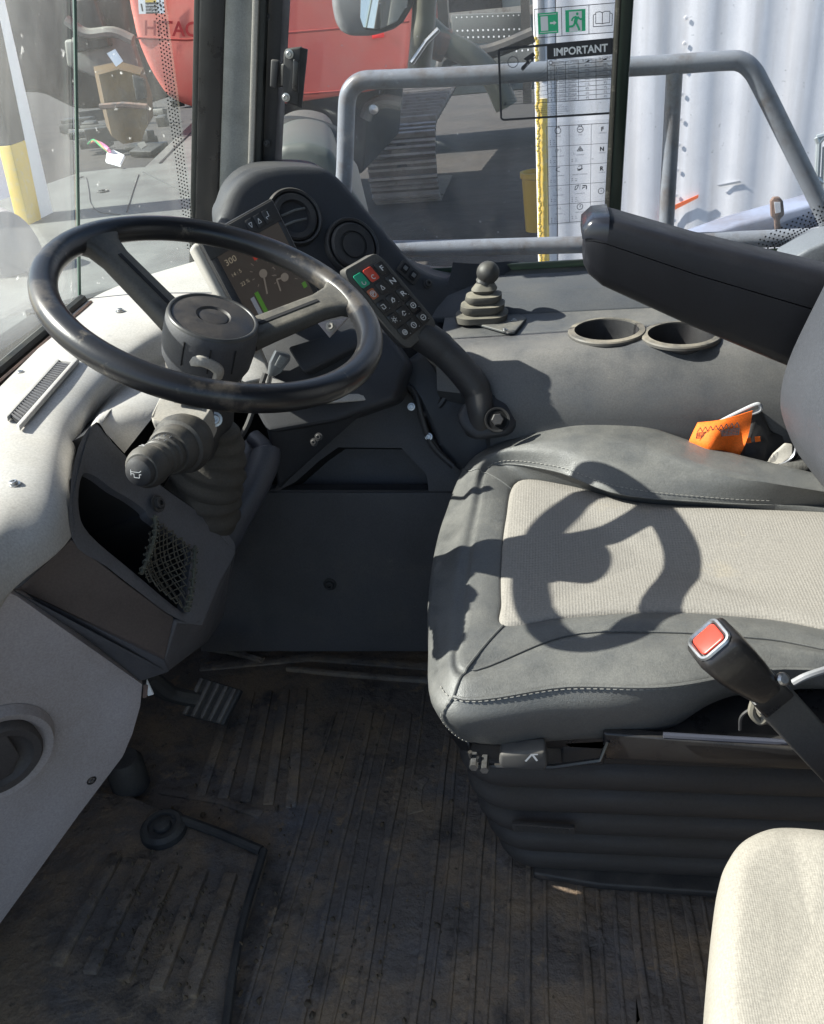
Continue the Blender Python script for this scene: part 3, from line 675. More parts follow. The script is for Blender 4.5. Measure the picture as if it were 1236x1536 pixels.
def vent(c, r, label, openv):
    v = thing('round_vent', label, 'vent', c, group='round air vents in the pod')
    mk('collar', lathe([(r*1.16, -.004), (r*1.15, .006), (r*1.08, .010), (r, .008), (r*.95, -.004)], c, pn, 44, cap=False), m_black, v)
    if openv:
        mk('dial', lathe([(r*.95, -.002), (r*.93, .007), (r*.86, .010), (r*.66, .009), (r*.63, .004), (r*.62, -.006)], c, pn, 44, cap=False), m_black, v)
        mk('throat', lathe([(r*.63, -.005), (0, -.006)], c, pn, 30), m_dark, v)
        A = axes(pn)
        up2 = (Pd(440, 300)-Pd(440, 340)).normalized(); sd = (Pd(460, 319)-Pd(420, 332)).normalized()
        for k in (-.22, .22):
            p = c+up2*r*k*1.0; L_ = math.sqrt(max(.05, .38-(k*1.0)**2))*r
            mk('louvre', tube([p-sd*L_+pn*.003, p+up2*.0015+pn*.006, p+sd*L_+pn*.003], .0011, 6, flat=1.8), m_pillar, v)
    else:
        mk('dial', lathe([(r*.95, -.004), (r*.93, .008), (r*.84, .012), (r*.58, .011), (r*.56, .008), (r*.48, .008), (r*.46, .0105), (r*.20, .011), (0, .0105)], c, pn, 44), m_black, v)
    return v
vent(vc[0], .040, 'open round vent with thin louvres beside the display', True)
vent(vc[1], .041, 'closed round vent cover right of the open one', False)
# socket
sp = Pd(612, 409); so_ = thing('power_socket', 'small double socket between closed vent and window sill', 'socket', sp)
A = axes(pn); sx_ = (Pd(625, 420)-Pd(600, 398)).normalized(); sy_ = pn.cross(sx_)
mk('plate', prism([sp+sx_*x+sy_*y for x, y in rrect(.020, .013, .005)], pn*.004, .001), m_black, so_)
for k in (-1, 1):
    mk('port', prism([sp+sx_*(x+k*.009)+sy_*y+pn*.004 for x, y in rrect(.006, .008, .002)], pn*.002, .0005), m_dark, so_)
    mk('contact', prism([sp+sx_*(x+k*.009)+sy_*y+pn*.006 for x, y in rrect(.0035, .0035, .001)], pn*.001), m_metal, so_)
screw(po, Pd(641, 426, .001), pn, .006, m_black)
o = mk('bracket_post', lathe([(.012, 0), (.012, .02), (.009, .024), (0, .024)], Pd(395, 470), pn, 16), m_black, po)

# ================================================================ DISPLAY
mo = thing('display_monitor', 'tilted dashboard display monitor with lit screen behind the steering wheel', 'monitor', P(390, 450, y=1.2))
mq = Quad(P(296, 358, y=1.195), P(408, 296, y=1.262), P(487, 455, y=1.255), P(385, 525, y=1.17))
mk('housing', mq.rect(0, 0, 1, 1, -.020, 0, .004, 3), m_gloss, mo)
mk('back_shell', mq.rect(-.085, .015, .985, 1, -.056, -.015, .006, 3), mat('monitor_shell_lit', (.30, .285, .26), .5, dust=((.42, .38, .31), .6, 12)), mo)  # pale shell colour paints in the sunlight on the monitor's side
mk('bezel', join(mq.rect(0.015, .02, .985, .20, .0, .0025, .001), mq.rect(.015, .20, .10, .98, .0, .0025, .001), mq.rect(.93, .20, .985, .98, .0, .0025, .001), mq.rect(.10, .87, .93, .98, .0, .0025, .001)), m_black, mo)
def emit(name, col, st, rough=.3):
    m = mat(name, tuple(c*.5 for c in col), rough); b = m.node_tree.nodes['Principled BSDF']; b.inputs['Emission Color'].default_value = (*col, 1); b.inputs['Emission Strength'].default_value = st; return m
mk('screen', mq.rect(.10, .20, .93, .87, 0, .0015), emit('screen_brown', (.075, .062, .052), .10, .3), mo)
g_grn = emit('screen_green', (.07, .19, .025), .16); g_blu = emit('screen_grey', (.12, .13, .15), .3); g_red = emit('screen_red', (.45, .05, .03), .12); g_yel = emit('screen_pale', (.26, .22, .16), .2); g_cir = emit('screen_circle', (.18, .155, .13), .16)
mk('green_bar', mq.rect(.285, .60, .335, .80, .0016, .002), g_grn, mo)
mk('grey_bar', mq.rect(.215, .62, .265, .84, .0016, .002), g_blu, mo)
mk('red_mark', mq.rect(.47, .34, .55, .375, .0016, .002), g_red, mo)
mk('green_mark', mq.rect(.85, .74, .90, .79, .0016, .002), g_grn, mo)
def disc(q, u, v, r, w, n=20):
    asp = (q.c[3]-q.c[0]).length/(q.c[1]-q.c[0]).length
    return [q(u+r*math.cos(j*6.2832/n), v+r*math.sin(j*6.2832/n)/asp, w) for j in range(n)], [list(range(n))]
mk('gauge_disc', disc(mq, .49, .50, .05, .0018), g_cir, mo); mk('gauge_disc', disc(mq, .70, .62, .05, .0018), g_cir, mo)
mk('gauge_needle', mq.strip([(.49, .5), (.42, .66)], .010, .0019), g_cir, mo); mk('gauge_needle', mq.strip([(.70, .62), (.60, .60), (.58, .70)], .009, .0019), g_cir, mo)
gt = []
for (u0, v0) in ((.49, .5), (.70, .62)):
    for k in range(9):
        a = R(150+k*30); gt.append(mq.strip([(u0+.12*math.cos(a), v0+.11*math.sin(a)), (u0+.15*math.cos(a), v0+.14*math.sin(a))], .004, .0019))
o = mk('gauge_ticks', join(*gt), g_cir, mo, 0); 
mk('reading_text', join(text('0.0', mq, .23, .93-.03, .055, .002), text('300', mq, .22, .30, .05, .002), text('14 : 5', mq, .21, .40, .03, .002), text('22 %', mq, .25, .50, .03, .002)), g_yel, mo, 0)
btn = [(.62, .115), (.73, .115), (.84, .115)]
for i, (u, v) in enumerate(btn):
    mk('button', mq.rect(u-.045, v-.055, u+.045, v+.055, .0025, .004, .001), m_black, mo)
mk('button_symbol', join(mq.strip([(.60, .095), (.64, .095), (.62, .135)], .0035, .0042, True), mq.strip([(.71, .135), (.75, .135), (.73, .095)], .0035, .0042, True), mq.strip([(.86, .08), (.86, .12), (.82, .12), (.83, .14)], .0035, .0042)), m_icon, mo, 0)
mk('mount_arm', tube([mq(.5, .6, -.04), mq(.5, .7, -.12)], .02, 10), m_black, mo)

# ================================================================ STEERING WHEEL
WS = .87
wc = CAM+(V((-.425, 1.09, .754))-CAM)*WS; wn = _n((math.sin(.396), math.sin(-.107), math.cos(.396)))
wu = -(wn.cross(V((0, 1, 0)))).normalized(); wv = wn.cross(wu)
if wu.x < 0: wu = -wu
wv = wn.cross(wu)
def Wp(a, r, h=0): return wc+wu*r*math.cos(a)+wv*r*math.sin(a)+wn*h
st = thing('steering_wheel', 'large worn black steering wheel with two spokes and round hub', 'steering wheel', wc)
RW = .2055*WS
m_rim = mat('worn_rim', (.015, .015, .017), .30, bump=[(35, .10, .0015), (500, .15, .0004)], mott=[((.07, .06, .05), 9, .54, .60), ((.14, .12, .095), 48, .60, .72)])
vs, fs = tube([Wp(i*2*math.pi/120, RW) for i in range(120)], .0149, 20, closed=True, upv=wn)
mk('rim', (vs, fs), m_rim, st, 80)
def ang(px, py):
    p = PN(px, py, wc, wn)-wc; return math.atan2(p.dot(wv), p.dot(wu))
for (px, py) in ((152, 362), (510, 445)):
    a = ang(px, py); e = Wp(a, RW-.006, -.002); s_ = Wp(a, .050, -.046)
    d = (e-s_).normalized(); w_ = d.cross(wn).normalized()
    secs = []
    for k, (t_, ww, hh) in enumerate(((0, .021, .012), (.2, .020, .0115), (.75, .019, .0105), (.9, .023, .011), (1.0, .036, .012))):
        c = s_.lerp(e, t_); upn = w_.cross(d)*-1
        if upn.dot(wn) < 0: upn = -upn
        secs.append([c+w_*x+upn*y for x, y in rrect(ww, hh, min(.008, hh*.8), 3)])
    sp_ = mk('spoke', loft(secs), mat('spoke_plastic', (.045, .043, .040), .42, dust=((.34, .30, .23), .5, 14), bump=[(500, .3, .0005)]), st, 45)
    upn = w_.cross(d)*-1
    if upn.dot(wn) < 0: upn = -upn
    c1_ = s_.lerp(e, .12)+upn*.0122; c2_ = s_.lerp(e, .74)+upn*.0112
    mk('groove', prism([c1_-w_*.0025, c1_+w_*.0025, c2_+w_*.0025, c2_-w_*.0025], upn*.0006), m_dark, sp_, 0)
hc = wc-wn*.024
mk('hub', lathe([(0.0261, -0.0653), (0.0452, -0.0574), (0.0509, -0.0452), (0.0531, -0.0261), (0.0526, -0.0070), (0.0518, 0.0052), (0.0496, 0.0074)], hc, wn, 56), mat('hub_plastic', (.045, .047, .054), .42, bump=[(900, .4, .0005)], dust=((.30, .27, .22), .25, 12)), st, 50)
mk('hub_lip', lathe([(0.0515, 0.0052), (0.0509, 0.0085), (0.0483, 0.0097), (0.0465, 0.0085), (0.0465, 0.0052)], hc, wn, 56, cap=False), mat('hub_lip', (.05, .048, .045), .4, mott=[((.22, .20, .17), 60, .6, .75)]), st, 60)
mk('horn_pad', lathe([(0.0468, 0.0052), (0.0461, 0.0080), (0.0348, 0.0097), (0.0196, 0.0103), (0.0184, 0.0083), (0.0170, 0.0074), (0.0164, 0.0085), (0.0144, 0.0091), (0.0000, 0.0094)], hc, wn, 56), mat('horn_cap', (.018, .017, .018), .35, dust=((.22, .18, .14), .28, 25), bump=[(400, .3, .0005)]), st, 40)
for a in (ang(245, 500), ang(315, 700), ang(385, 520)):
    b = hc+(wu*math.cos(a)+wv*math.sin(a))*.0532
    mk('hub_rib', tube([b-wn*.004, b-wn*.034], .0009, 6), m_dark, st)
mk('hub_base', lathe([(0.0313, -0.0853), (0.0400, -0.0748), (0.0452, -0.0609)], hc, wn, 40), m_alu, st)
# tilt lever below hub
tl = spline([P(279, 550, y=0.9180), P(284, 543, y=0.9090), P(300, 541, y=0.9000), P(318, 547, y=0.9045), P(328, 556, y=0.9090), P(326, 566, y=0.9135)], 6)
mk('tilt_lever', tube(tl, .0048, 8, flat=1.4), m_alu, st)

# ================================================================ COLUMN AND STALK
sc = thing('steering_column', 'dusty steering column bracket with folded rubber boot under the wheel', 'steering column', P(300, 760, y=0.9720))
tp = [P(240, 592, y=0.9315), P(312, 603, y=0.9315), P(318, 612, y=0.9180), P(300, 640, y=0.8910), P(289, 650, y=0.8820), P(228, 634, y=0.8820), P(226, 622, y=0.8865)]
mk('bracket_plate', prism(tp, (-.01, .03, -.05), .005, 3), m_alu, sc)
mk('bracket_slot', prism([P(258, 592, y=0.9252), P(305, 602, y=0.9252), P(300, 612, y=0.9144), P(262, 604, y=0.9144)], (0, -.002, .001)), m_dark, sc, 0)
mk('side_cheek', prism([P(312, 600, y=0.9405), P(334, 606, y=0.9540), P(332, 640, y=0.9450), P(300, 700, y=0.9000), P(285, 692, y=0.8910), P(290, 650, y=0.8910)], (.004, .035, -.01), .004), m_black, sc)
mk('cheek_label', prism([P(305, 643, y=0.8865), P(302, 668, y=0.8838), P(284, 696, y=0.8775), P(290, 664, y=0.8802)], (0, .001, 0)), m_alu, sc, 0)
screw(sc, P(322, 629, y=0.9360), (.5, -1, .4), .006, m_metal)
br = []
ctr = [P(328, 640, y=0.9675), P(325, 670, y=0.9675), P(316, 705, y=0.9630), P(305, 740, y=0.9585), P(300, 785, y=0.9540)]
rad = [.024, .036, .044, .048, .048]
cs = spline(ctr, 8); n_ = len(cs); rs = []
for i in range(n_):
    k = i/(n_-1)*4; j = min(3, int(k)); rs.append((rad[j]+(rad[j+1]-rad[j])*(k-j))*(1+.05*math.sin(i*1.35)+.02*math.sin(i*3.1)))
mk('rubber_boot', tube(cs, rs, 28), mat('boot_rubber', (.045, .040, .034), .8, bump=[(30, .6, .006), (400, .3, .001)], dust=((.22, .19, .15), .5, 14)), sc, 70)
mk('column_tube', tube([wc-wn*.08, wc-wn*.15, P(320, 680, y=0.9810)], .026, 16), m_black, sc)
sk = thing('column_stalk', 'ribbed multi-function stalk with horn button sticking out of the column', 'stalk', P(205, 712, y=0.8370))
a0_ = P(276, 664, y=.875); a1_ = P(203, 712, y=.765); ax = (a1_-a0_).normalized(); L0 = (a1_-a0_).length
m_stk = mat('stalk_plastic', (.035, .033, .032), .45, dust=((.34, .30, .23), .5, 18), bump=[(700, .4, .0005)])
KL = L0/.0860; KR = 1.24
def SK(l): return [(r*KR, h*KL) for r, h in l]
mk('base', lathe(SK([(0.02220, -0.01480), (0.02664, -0.00370), (0.02775, 0.00444), (0.02590, 0.00888), (0.02516, 0.01332), (0.02220, 0.01480), (0.02146, 0.02664), (0.01924, 0.02960)]), a0_, ax, 36, up=(1, 0, 0)), m_stk, sk)
h0 = 0.02960
for i in range(3):
    mk('ring', lathe(SK([(0.01517, h0), (0.01739-0.00044*i, h0+0.00148), (0.01739-0.00044*i, h0+0.00777), (0.01517, h0+0.00925)]), a0_, ax, 32), m_stk, sk); h0 += 0.00999
mk('head', lathe(SK([(0.01554, h0), (0.01813, h0+0.00222), (0.01813, h0+0.00740), (0.01702, h0+0.01258), (0.01443, h0+0.01628), (0.01295, h0+0.01665)]), a0_, ax, 32), m_stk, sk)
mk('end_button', lathe(SK([(0.01295, h0+0.01628), (0.01273, h0+0.01924), (0.01147, h0+0.02220), (0.00740, h0+0.02427), (0, h0+0.02516)]), a0_, ax, 32), m_black, sk)
tip = a0_+ax*KL*(h0+0.02479)
dx_ = (P(215, 716, y=0.8280)-P(195, 712, y=0.8325)); dx_ = (dx_-ax*dx_.dot(ax)).normalized(); dy_ = ax.cross(dx_)
if dy_.z > 0: dy_ = -dy_
hq = Quad(tip-dx_*0.00740-dy_*0.00740, tip+dx_*0.00740-dy_*0.00740, tip+dx_*0.00740+dy_*0.00740, tip-dx_*0.00740+dy_*0.00740)
mk('horn_symbol', join(hq.strip([(.12, .2), (.12, .62)], 0.02220, 0.00089), hq.strip([(.12, .35), (.75, .35), (.9, .22)], 0.02072, 0.00089), hq.strip([(.12, .48), (.35, .5), (.35, .75), (.75, .75), (.75, .5), (.9, .5)], 0.02072, 0.00089)), m_icon, sk, 0)
hd = a0_+ax*KL*(h0+0.00592)
o_ = (dx_*-.2-dy_).normalized(); q_ = hd+o_*KR*0.01828
hq2 = Quad(q_-dx_*0.00370-ax*0.00370, q_+dx_*0.00370-ax*0.00370, q_+dx_*0.00370+ax*0.00370, q_-dx_*0.00370+ax*0.00370)
mk('washer_symbol', join(hq2.strip([(.1, .8), (.9, .8), (.5, .2)], 0.04440, 0.00044, True), hq2.strip([(.2, .1), (.5, .5), (.8, .1)], 0.03700, 0.00044)), m_icon, sk, 0)
mk('wiper_marking', join(*[tube([a0_+ax*KL*(0.03182+i*0.00999)+(o_*math.cos(b)+ax.cross(o_)*math.sin(b))*KR*0.01776, a0_+ax*KL*(0.03552+i*0.00999)+(o_*math.cos(b)+ax.cross(o_)*math.sin(b))*KR*0.01761], 0.00037, 4) for i in range(2) for b in (-.5, -.2, .1, .4)]), m_icon, sk, 0)

# ================================================================ KEYPAD + ARM
ka = thing('keypad', 'black keypad with green, red and orange keys on a curved arm', 'keypad', P(735, 630, y=1.26))
kq = Quad(P(512, 408, y=1.225), P(566, 377, y=1.26), P(658, 486, y=1.275), P(610, 527, y=1.235))
mk('housing', kq.poly([(u*.5+.5, v*.5+.5) for u, v in rrect(1, 1, .28, 5)], -.026, 0, .006, 4), mat('keypad_shell', (.045, .045, .046), .38, bump=[(600, .3, .0005)], dust=((.32, .29, .23), .45, 14)), ka, 60)
mk('key_mat', kq.poly([(u*.39+.52, v*.405+.50) for u, v in rrect(1, 1, .12, 3)], 0, .0022, .001), m_gloss, ka)
cu_ = [.235, .505, .80]; rv_ = [.165, .335, .50, .665, .83]
mk('key', kq.poly([(u*.115+cu_[0], v*.075+rv_[0]) for u, v in rrect(1, 1, .3, 3)], .002, .0042, .0012), m_green, ka)
mk('key', kq.poly([(u*.115+cu_[1], v*.075+rv_[0]) for u, v in rrect(1, 1, .3, 3)], .002, .0042, .0012), m_keyred, ka)
for j in range(5):
    for i in range(3):
        if j == 0 and i < 2: continue
        m_ = m_orangekey if (j, i) == (1, 0) else m_gloss
        k_ = .8 if (j, i) == (1, 0) else 1
        mk('key', kq.poly([(u*.11*k_+cu_[i], v*.068*k_+rv_[j]) for u, v in rrect(1, 1, .3, 3)], .002, .0036, .001), m_, ka)
ic = []
W_ = .0045
def circ(u, v, r, n=12): return [(u+r*math.cos(i*6.2832/n), v+r*.55*math.sin(i*6.2832/n)) for i in range(n)]
def T(s, i, j, h=.055, **k): ic.append(text(s, kq, cu_[i], rv_[j]+h*.5, h, W_, bold=.02, **k))
T('F', 2, 0); T('N', 2, 1); T('R', 2, 2)
ic.append(kq.strip(circ(cu_[2], rv_[3], .055), .009, W_, True)); T('+', 2, 3, .035)
ic.append(kq.strip(circ(cu_[2], rv_[4], .055), .009, W_, True)); ic.append(kq.strip([(cu_[2]-.03, rv_[4]), (cu_[2]+.03, rv_[4])], .009, W_))
ic.append(kq.strip(circ(cu_[1], rv_[0]+.03, .04)[2:], .010, W_)); ic.append(kq.strip(circ(cu_[0], rv_[0]+.03, .04)[:9], .010, W_))
ic.append(kq.strip(circ(cu_[0], rv_[1], .060), .009, W_, True)); T('P', 0, 1, .04)
ic.append(kq.strip([(cu_[1]-.04, rv_[1]+.02), (cu_[1]+.04, rv_[1]+.02), (cu_[1], rv_[1]-.03)], .008, W_, True))
ic.append(kq.strip([(cu_[0]-.05, rv_[2]-.025), (cu_[0]+.03, rv_[2]-.025), (cu_[0]+.03, rv_[2]+.02), (cu_[0]-.04, rv_[2]+.02), (cu_[0]-.04, rv_[2]-.01)], .009, W_))
ic.append(kq.strip([(cu_[1]-.05, rv_[2]+.02), (cu_[1]+.02, rv_[2]-.03), (cu_[1]+.05, rv_[2])], .009, W_)); ic.append(kq.strip(circ(cu_[1], rv_[2], .035), .008, W_, True))
ic.append(kq.strip(circ(cu_[0], rv_[3], .03), .009, W_, True))
for k in range(6):
    a = k*1.047; ic.append(kq.strip([(cu_[0]+.045*math.cos(a), rv_[3]+.025*math.sin(a)), (cu_[0]+.065*math.cos(a), rv_[3]+.036*math.sin(a))], .007, W_))
ic.append(kq.strip([(cu_[1]-.05, rv_[3]+.02), (cu_[1], rv_[3]-.02), (cu_[1]+.05, rv_[3]+.0)], .010, W_)); ic.append(kq.strip([(cu_[1]-.03, rv_[3]+.03), (cu_[1]+.04, rv_[3]+.02)], .010, W_))
ic.append(kq.strip(circ(cu_[0], rv_[4], .05), .009, W_, True)); ic.append(kq.strip(circ(cu_[0], rv_[4], .022), .009, W_, True))
ic.append(kq.strip(circ(cu_[1], rv_[4], .055), .009, W_, True)); ic.append(kq.strip([(cu_[1], rv_[4]-.02), (cu_[1], rv_[4]), (cu_[1]+.02, rv_[4]+.01)], .008, W_))
for i in range(3):
    for j in range(2, 5): ic.append(disc(kq, cu_[i]+.085, rv_[j]+.045, .009, W_, 6))
mk('key_symbols', join(*ic), m_icon, ka, 0)
arm = spline([P(628, 500, y=1.275), P(660, 522, y=1.275), P(690, 552, y=1.27), P(714, 585, y=1.262), P(720, 618, y=1.25), P(718, 650, y=1.25)], 7)
mk('arm', tube(arm, [.024]*8+[.0225]*14+[.021]*14, 18), m_black, ka, 70)
bs = thing('arm_mount', 'black moulded mount with hexagonal bolt where the keypad arm meets the console', 'mount', P(725, 650, y=1.26))
slab('base', [P(683, 622, y=1.235), P(700, 600, y=1.25), P(745, 585, y=1.27), P(768, 600, y=1.27), P(782, 630, y=1.25), P(765, 655, y=1.23), P(712, 662, y=1.22), P(690, 645, y=1.225)], (0, .06, -.02), m_pod, bs, .012)
bp_ = P(746, 630, y=1.228); bn_ = _n((.15, -1, .6))
mk('bolt_well', lathe([(.019, .001), (.0185, .003), (.016, .0025), (.015, .001), (0, .001)], bp_, bn_, 28), m_dark, bs)
mk('bolt_head', lathe([(.0095, .001), (.0095, .007), (.008, .0085), (0, .0085)], bp_, bn_, 6), m_black, bs, 20)

# ================================================================ GEAR LEVER
gl = thing('gear_lever', 'dusty black lever with ball knob and folded rubber boot on a plate', 'lever', P(725, 480, z=.60))
z6 = .597
mk('plate', prism([P(663, 474, z=z6), P(672, 462, z=z6), P(745, 456, z=z6), P(790, 480, z=z6), P(772, 501, z=z6), P(762, 502, z=z6)], (0, 0, .004), .0012), mat('lever_plate', (.055, .06, .065), .4, dust=(TAN, .5, 20)), gl)
for p in ((682, 470), (771, 481), (757, 495), (676, 463)): screw(gl, P(*p, z=z6+.004), (0, 0, 1), .003, m_metal)
gb = P(722, 478, z=z6+.004)
secs = []
top_ = P(732, 452, y=gb.y); H_ = (P(731, 440, y=gb.y).z-gb.z)
tiers = [(.042, .031, 0), (.043, .032, .010), (.030, .024, .012), (.036, .027, .018), (.036, .027, .026), (.024, .019, .028), (.030, .023, .034), (.029, .022, .041), (.016, .013, .044), (.021, .017, .050), (.017, .014, .056), (.012, .011, .062)]
for (a_, b_, h_) in tiers:
    k_ = h_/.062; sh = (top_-gb)*k_*.75
    secs.append([gb+V((sh.x+x, y, h_)) for x, y in rrect(a_, b_, min(a_, b_)*.8, 6)])
mk('boot', loft(secs), mat('lever_boot', (.075, .07, .062), .6, dust=((.36, .32, .24), .75, 14)), gl, 60)
kb = gb+V((.008, 0, .060)); kt = P(732, 409, y=gb.y); 
axk = (kt-kb).normalized(); Lk = (kt-kb).length
r0 = .0185
pf = [(.0145, 0), (.0125, .008), (.0118, .02), (.0122, Lk-.022)]
for k in range(11):
    a = -math.pi/2+.75+k*(math.pi-.75)/10; pf.append((r0*math.cos(a), Lk+r0*math.sin(a)))
mk('knob', lathe(pf, kb, axk, 32), mat('knob_rubber', (.035, .034, .034), .42, dust=((.3, .27, .2), .3, 30)), gl, 70)

# ================================================================ DRIVER SEAT
ds = thing('driver_seat', 'grey leather driver seat with woven fabric centre on rubber bellows', 'seat', (.12, .95, .01))
sp0 = V((0, 0, .43)); sn = _n((.04, 0, 1))
def Sp(px, py, dz=0):
    return PN(px, py, sp0+V((0, 0, dz)), sn)
Fr = [(755, 940), (750, 905), (750, 850), (757, 780), (775, 722), (850, 728), (950, 753), (1100, 763), (1320, 780), (1370, 860), (1320, 950), (1150, 930), (1000, 920), (850, 928)]
Gr = [(700, 1006), (702, 930), (708, 850), (722, 765), (740, 700), (830, 706), (930, 741), (1085, 755), (1330, 770), (1400, 860), (1330, 975), (1150, 958), (1000, 948), (850, 953)]
Gz = [.0, .0, .0, .002, .014, .026, .022, .012, 0, 0, .0, .008, .010, .006]
Hr = [(680, 1046), (655, 950), (662, 862), (686, 770), (722, 688), (836, 660), (935, 662), (1090, 712), (1340, 762), (1450, 860), (1340, 992), (1150, 1006), (1000, 1031), (850, 1031)]
Hz = [-.012, -.014, -.014, -.010, .026, .060, .064, .050, .02, 0, -.01, -.004, .0, -.002]
Ir = [(666, 1078), (642, 965), (647, 862), (668, 775), (712, 690), (836, 640), (935, 633), (1078, 676), (1345, 752), (1460, 860), (1345, 1020), (1152, 1024), (1000, 1062), (850, 1070)]
Iz = [-.035, -.036, -.036, -.030, .008, .052, .058, .044, .01, -.03, -.04, -.025, -.03, -.03]
rF = [Sp(*p, .0) for p in Fr]; rG = [Sp(*p, z) for p, z in zip(Gr, Gz)]; rH = [Sp(*p, z) for p, z in zip(Hr, Hz)]; rI = [Sp(*p, z) for p, z in zip(Ir, Iz)]
cI = V((.13, .99, .39))
rJ = []
Jn = {0: (706, 1112, .352), 13: (850, 1110, .345), 12: (1000, 1094, .35), 11: (1090, 1046, .365), 10: (1345, 1010, .36), 1: (662, 1050, .352)}
for i, p in enumerate(rI):
    if i in Jn: a, b, z = Jn[i]; rJ.append(P(a, b, z=z))
    else: q = cI+(p-cI)*.93; q.z = p.z-.085; rJ.append(q)
rK = [cI+(p-cI)*.88 for p in rJ]
for p, q in zip(rK, rJ): p.z = q.z-.006
K_ = 7
Rs = [spline(r, K_, True) for r in (rF, rG, rH, rI, rJ, rK)]
nn = len(Rs[0])
cols = []
for i in range(nn):
    c = [r[i] for r in Rs]
    mid = c[0].lerp(c[1], .5)+V((0, 0, .004)); mg = c[1].lerp(c[2], .5)+V((0, 0, .007))
    s1 = spline([c[0]+V((0, 0, -.004)), c[0]+V((0, 0, .001)), mid, c[1]+V((0, 0, -.0015 if i > 4*K_ else .003))], 4)
    s2 = spline([c[1]+V((0, 0, -.0015 if i > 4*K_ else .003)), c[1].lerp(c[2], .18)+V((0, 0, .002)), mg, c[2]], 5)
    s3 = spline([c[2], c[3], c[4], c[5]], 6)
    cols.append(s1+s2[1:]+s3[1:])
rings = [[cols[i][j] for i in range(nn)] for j in range(len(cols[0]))]
cu = mk('cushion', loft(rings, False, True), m_leather, ds, 75)
# fabric panel
cF = V((0, 0, 0))
for p in Rs[0]: cF += p
cF /= nn
fr_ = []
for k, (s_, dz) in enumerate(((1.0, -.003), (.985, .0015), (.95, .004), (.8, .006), (.6, .004), (.4, .0), (.2, -.003))):
    fr_.append([cF+(p-cF)*s_+V((0, 0, dz)) for p in Rs[0]])
fr_.append([cF+(p-cF)*.02+V((0, 0, -.004)) for p in Rs[0]])
mk('fabric_panel', loft(fr_, False, True), m_fabric, cu, 75)
# seams
def run(ring, i0, i1, dz=0):
    a, b = i0*K_, i1*K_; o_ = []
    i = a
    while True:
        o_.append(ring[i % nn]+V((0, 0, dz)))
        if i % nn == b % nn: break
        i += 1
    return o_
gs = Rs[1]; hs = Rs[2]
mk('seam', tube([p for p in run(gs, 4, 14)], .0012, 6), m_leather, cu)
mk('seam', tube([p+V((0, 0, .001)) for p in run(hs, 10, 14)], .0021, 6), m_leather, cu)
mk('seam', tube([p+V((0, 0, .0005)) for p in [cols[4*K_-2][j] for j in range(3, len(cols[0])-8)]], .0012, 6), m_leather, cu)
mk('seam', tube([p+V((0, 0, .0005)) for p in [cols[0*K_][j] for j in range(4, len(cols[0])-4)]], .0016, 6), m_leather, cu)
def stitches(path, name, r=.0006, L=.0040, gap=.0028):
    out = []; d = 0; pts = path; seg = []
    acc = 0; tot = sum((pts[i+1]-pts[i]).length for i in range(len(pts)-1))
    def at(s):
        for i in range(len(pts)-1):
            l = (pts[i+1]-pts[i]).length
            if s <= l: return pts[i].lerp(pts[i+1], s/l if l else 0)
            s -= l
        return pts[-1]
    s = 0
    while s+L < tot:
        out.append(tube([at(s), at(s+L)], r, 4)); s += L+gap
    o = mk(name, join(*out), m_thread, cu, 0); o['kind'] = 'stuff'
side = [cols[i % nn] for i in range(10*K_, 14*K_+1)]
j2 = 3*4+1+5-1  # index just outside seam H
def ringpath(i0, i1, j, dz): return [cols[i % nn][j]+V((0, 0, dz)) for i in range(i0*K_, i1*K_+1)]
jH = 12+15; 
stitches(ringpath(10, 14, jH+1, .0006) if False else [hs[i % nn].lerp(Rs[3][i % nn], .10)+V((0, -.0012, .0022)) for i in range(10*K_, 14*K_+3)], 'stitching')
stitches([gs[i % nn].lerp(hs[i % nn], .09)+V((0, 0, .0035)) for i in range(int(3.9*K_), 7*K_+3)], 'stitching', .0005)
stitches([cols[0][j]+V((-.003, -.002, .0012)) for j in range(jH, len(cols[0])-4)], 'stitching', .0006)
# seat frame and adjusters
mk('seat_pan', prism([V((-.10, .75, .325)), V((.60, .75, .30)), V((.60, 1.19, .30)), V((-.10, 1.19, .325))], (0, 0, .035), .01), m_gloss, ds)
mk('side_rail', prism([P(905, 1100, y=.735), P(1240, 1128, y=.735), P(1400, 1140, y=.735), P(1400, 1165, y=.735), P(905, 1140, y=.735)], (0, .012, 0), .003), m_gloss, ds)
mk('rail_lip', tube([P(995, 1103, y=.728), P(1150, 1112, y=.728), P(1400, 1128, y=.728)], .0035, 8), m_metal if False else mat('rail_lip', (.07, .075, .10), .25, metal=.3), ds)
mk('rail_lip', tube([P(705, 1128, y=.728), P(708, 1148, y=.728), P(830, 1150, y=.726), P(900, 1140, y=.728), P(912, 1112, y=.735)], .0028, 6), m_gloss, ds)
mk('mount_plate', prism([P(842, 1112, y=.75), P(912, 1108, y=.75), P(906, 1150, y=.75), P(842, 1148, y=.75)], (0, .02, 0), .004), m_black, ds)
al = mk('adjust_lever', prism([P(750, 1132, y=.715), P(818, 1127, y=.715), P(822, 1150, y=.715), P(816, 1158, y=.715), P(755, 1156, y=.715), P(748, 1148, y=.715)], (0, .02, .002), .004), mat('lever_grip', (.05, .05, .052), .5, dust=(TAN, .5, 15)), ds)
lq = Quad(P(786, 1130, y=.7145), P(808, 1129, y=.7145), P(808, 1142, y=.7145), P(786, 1142, y=.7145))
mk('arrow_mark', join(lq.strip([(.1, .95), (.55, .1), (.9, .9)], .07, .0006), lq.strip([(.55, .15), (.95, .15)], .06, .0006)), m_icon, al, 0)
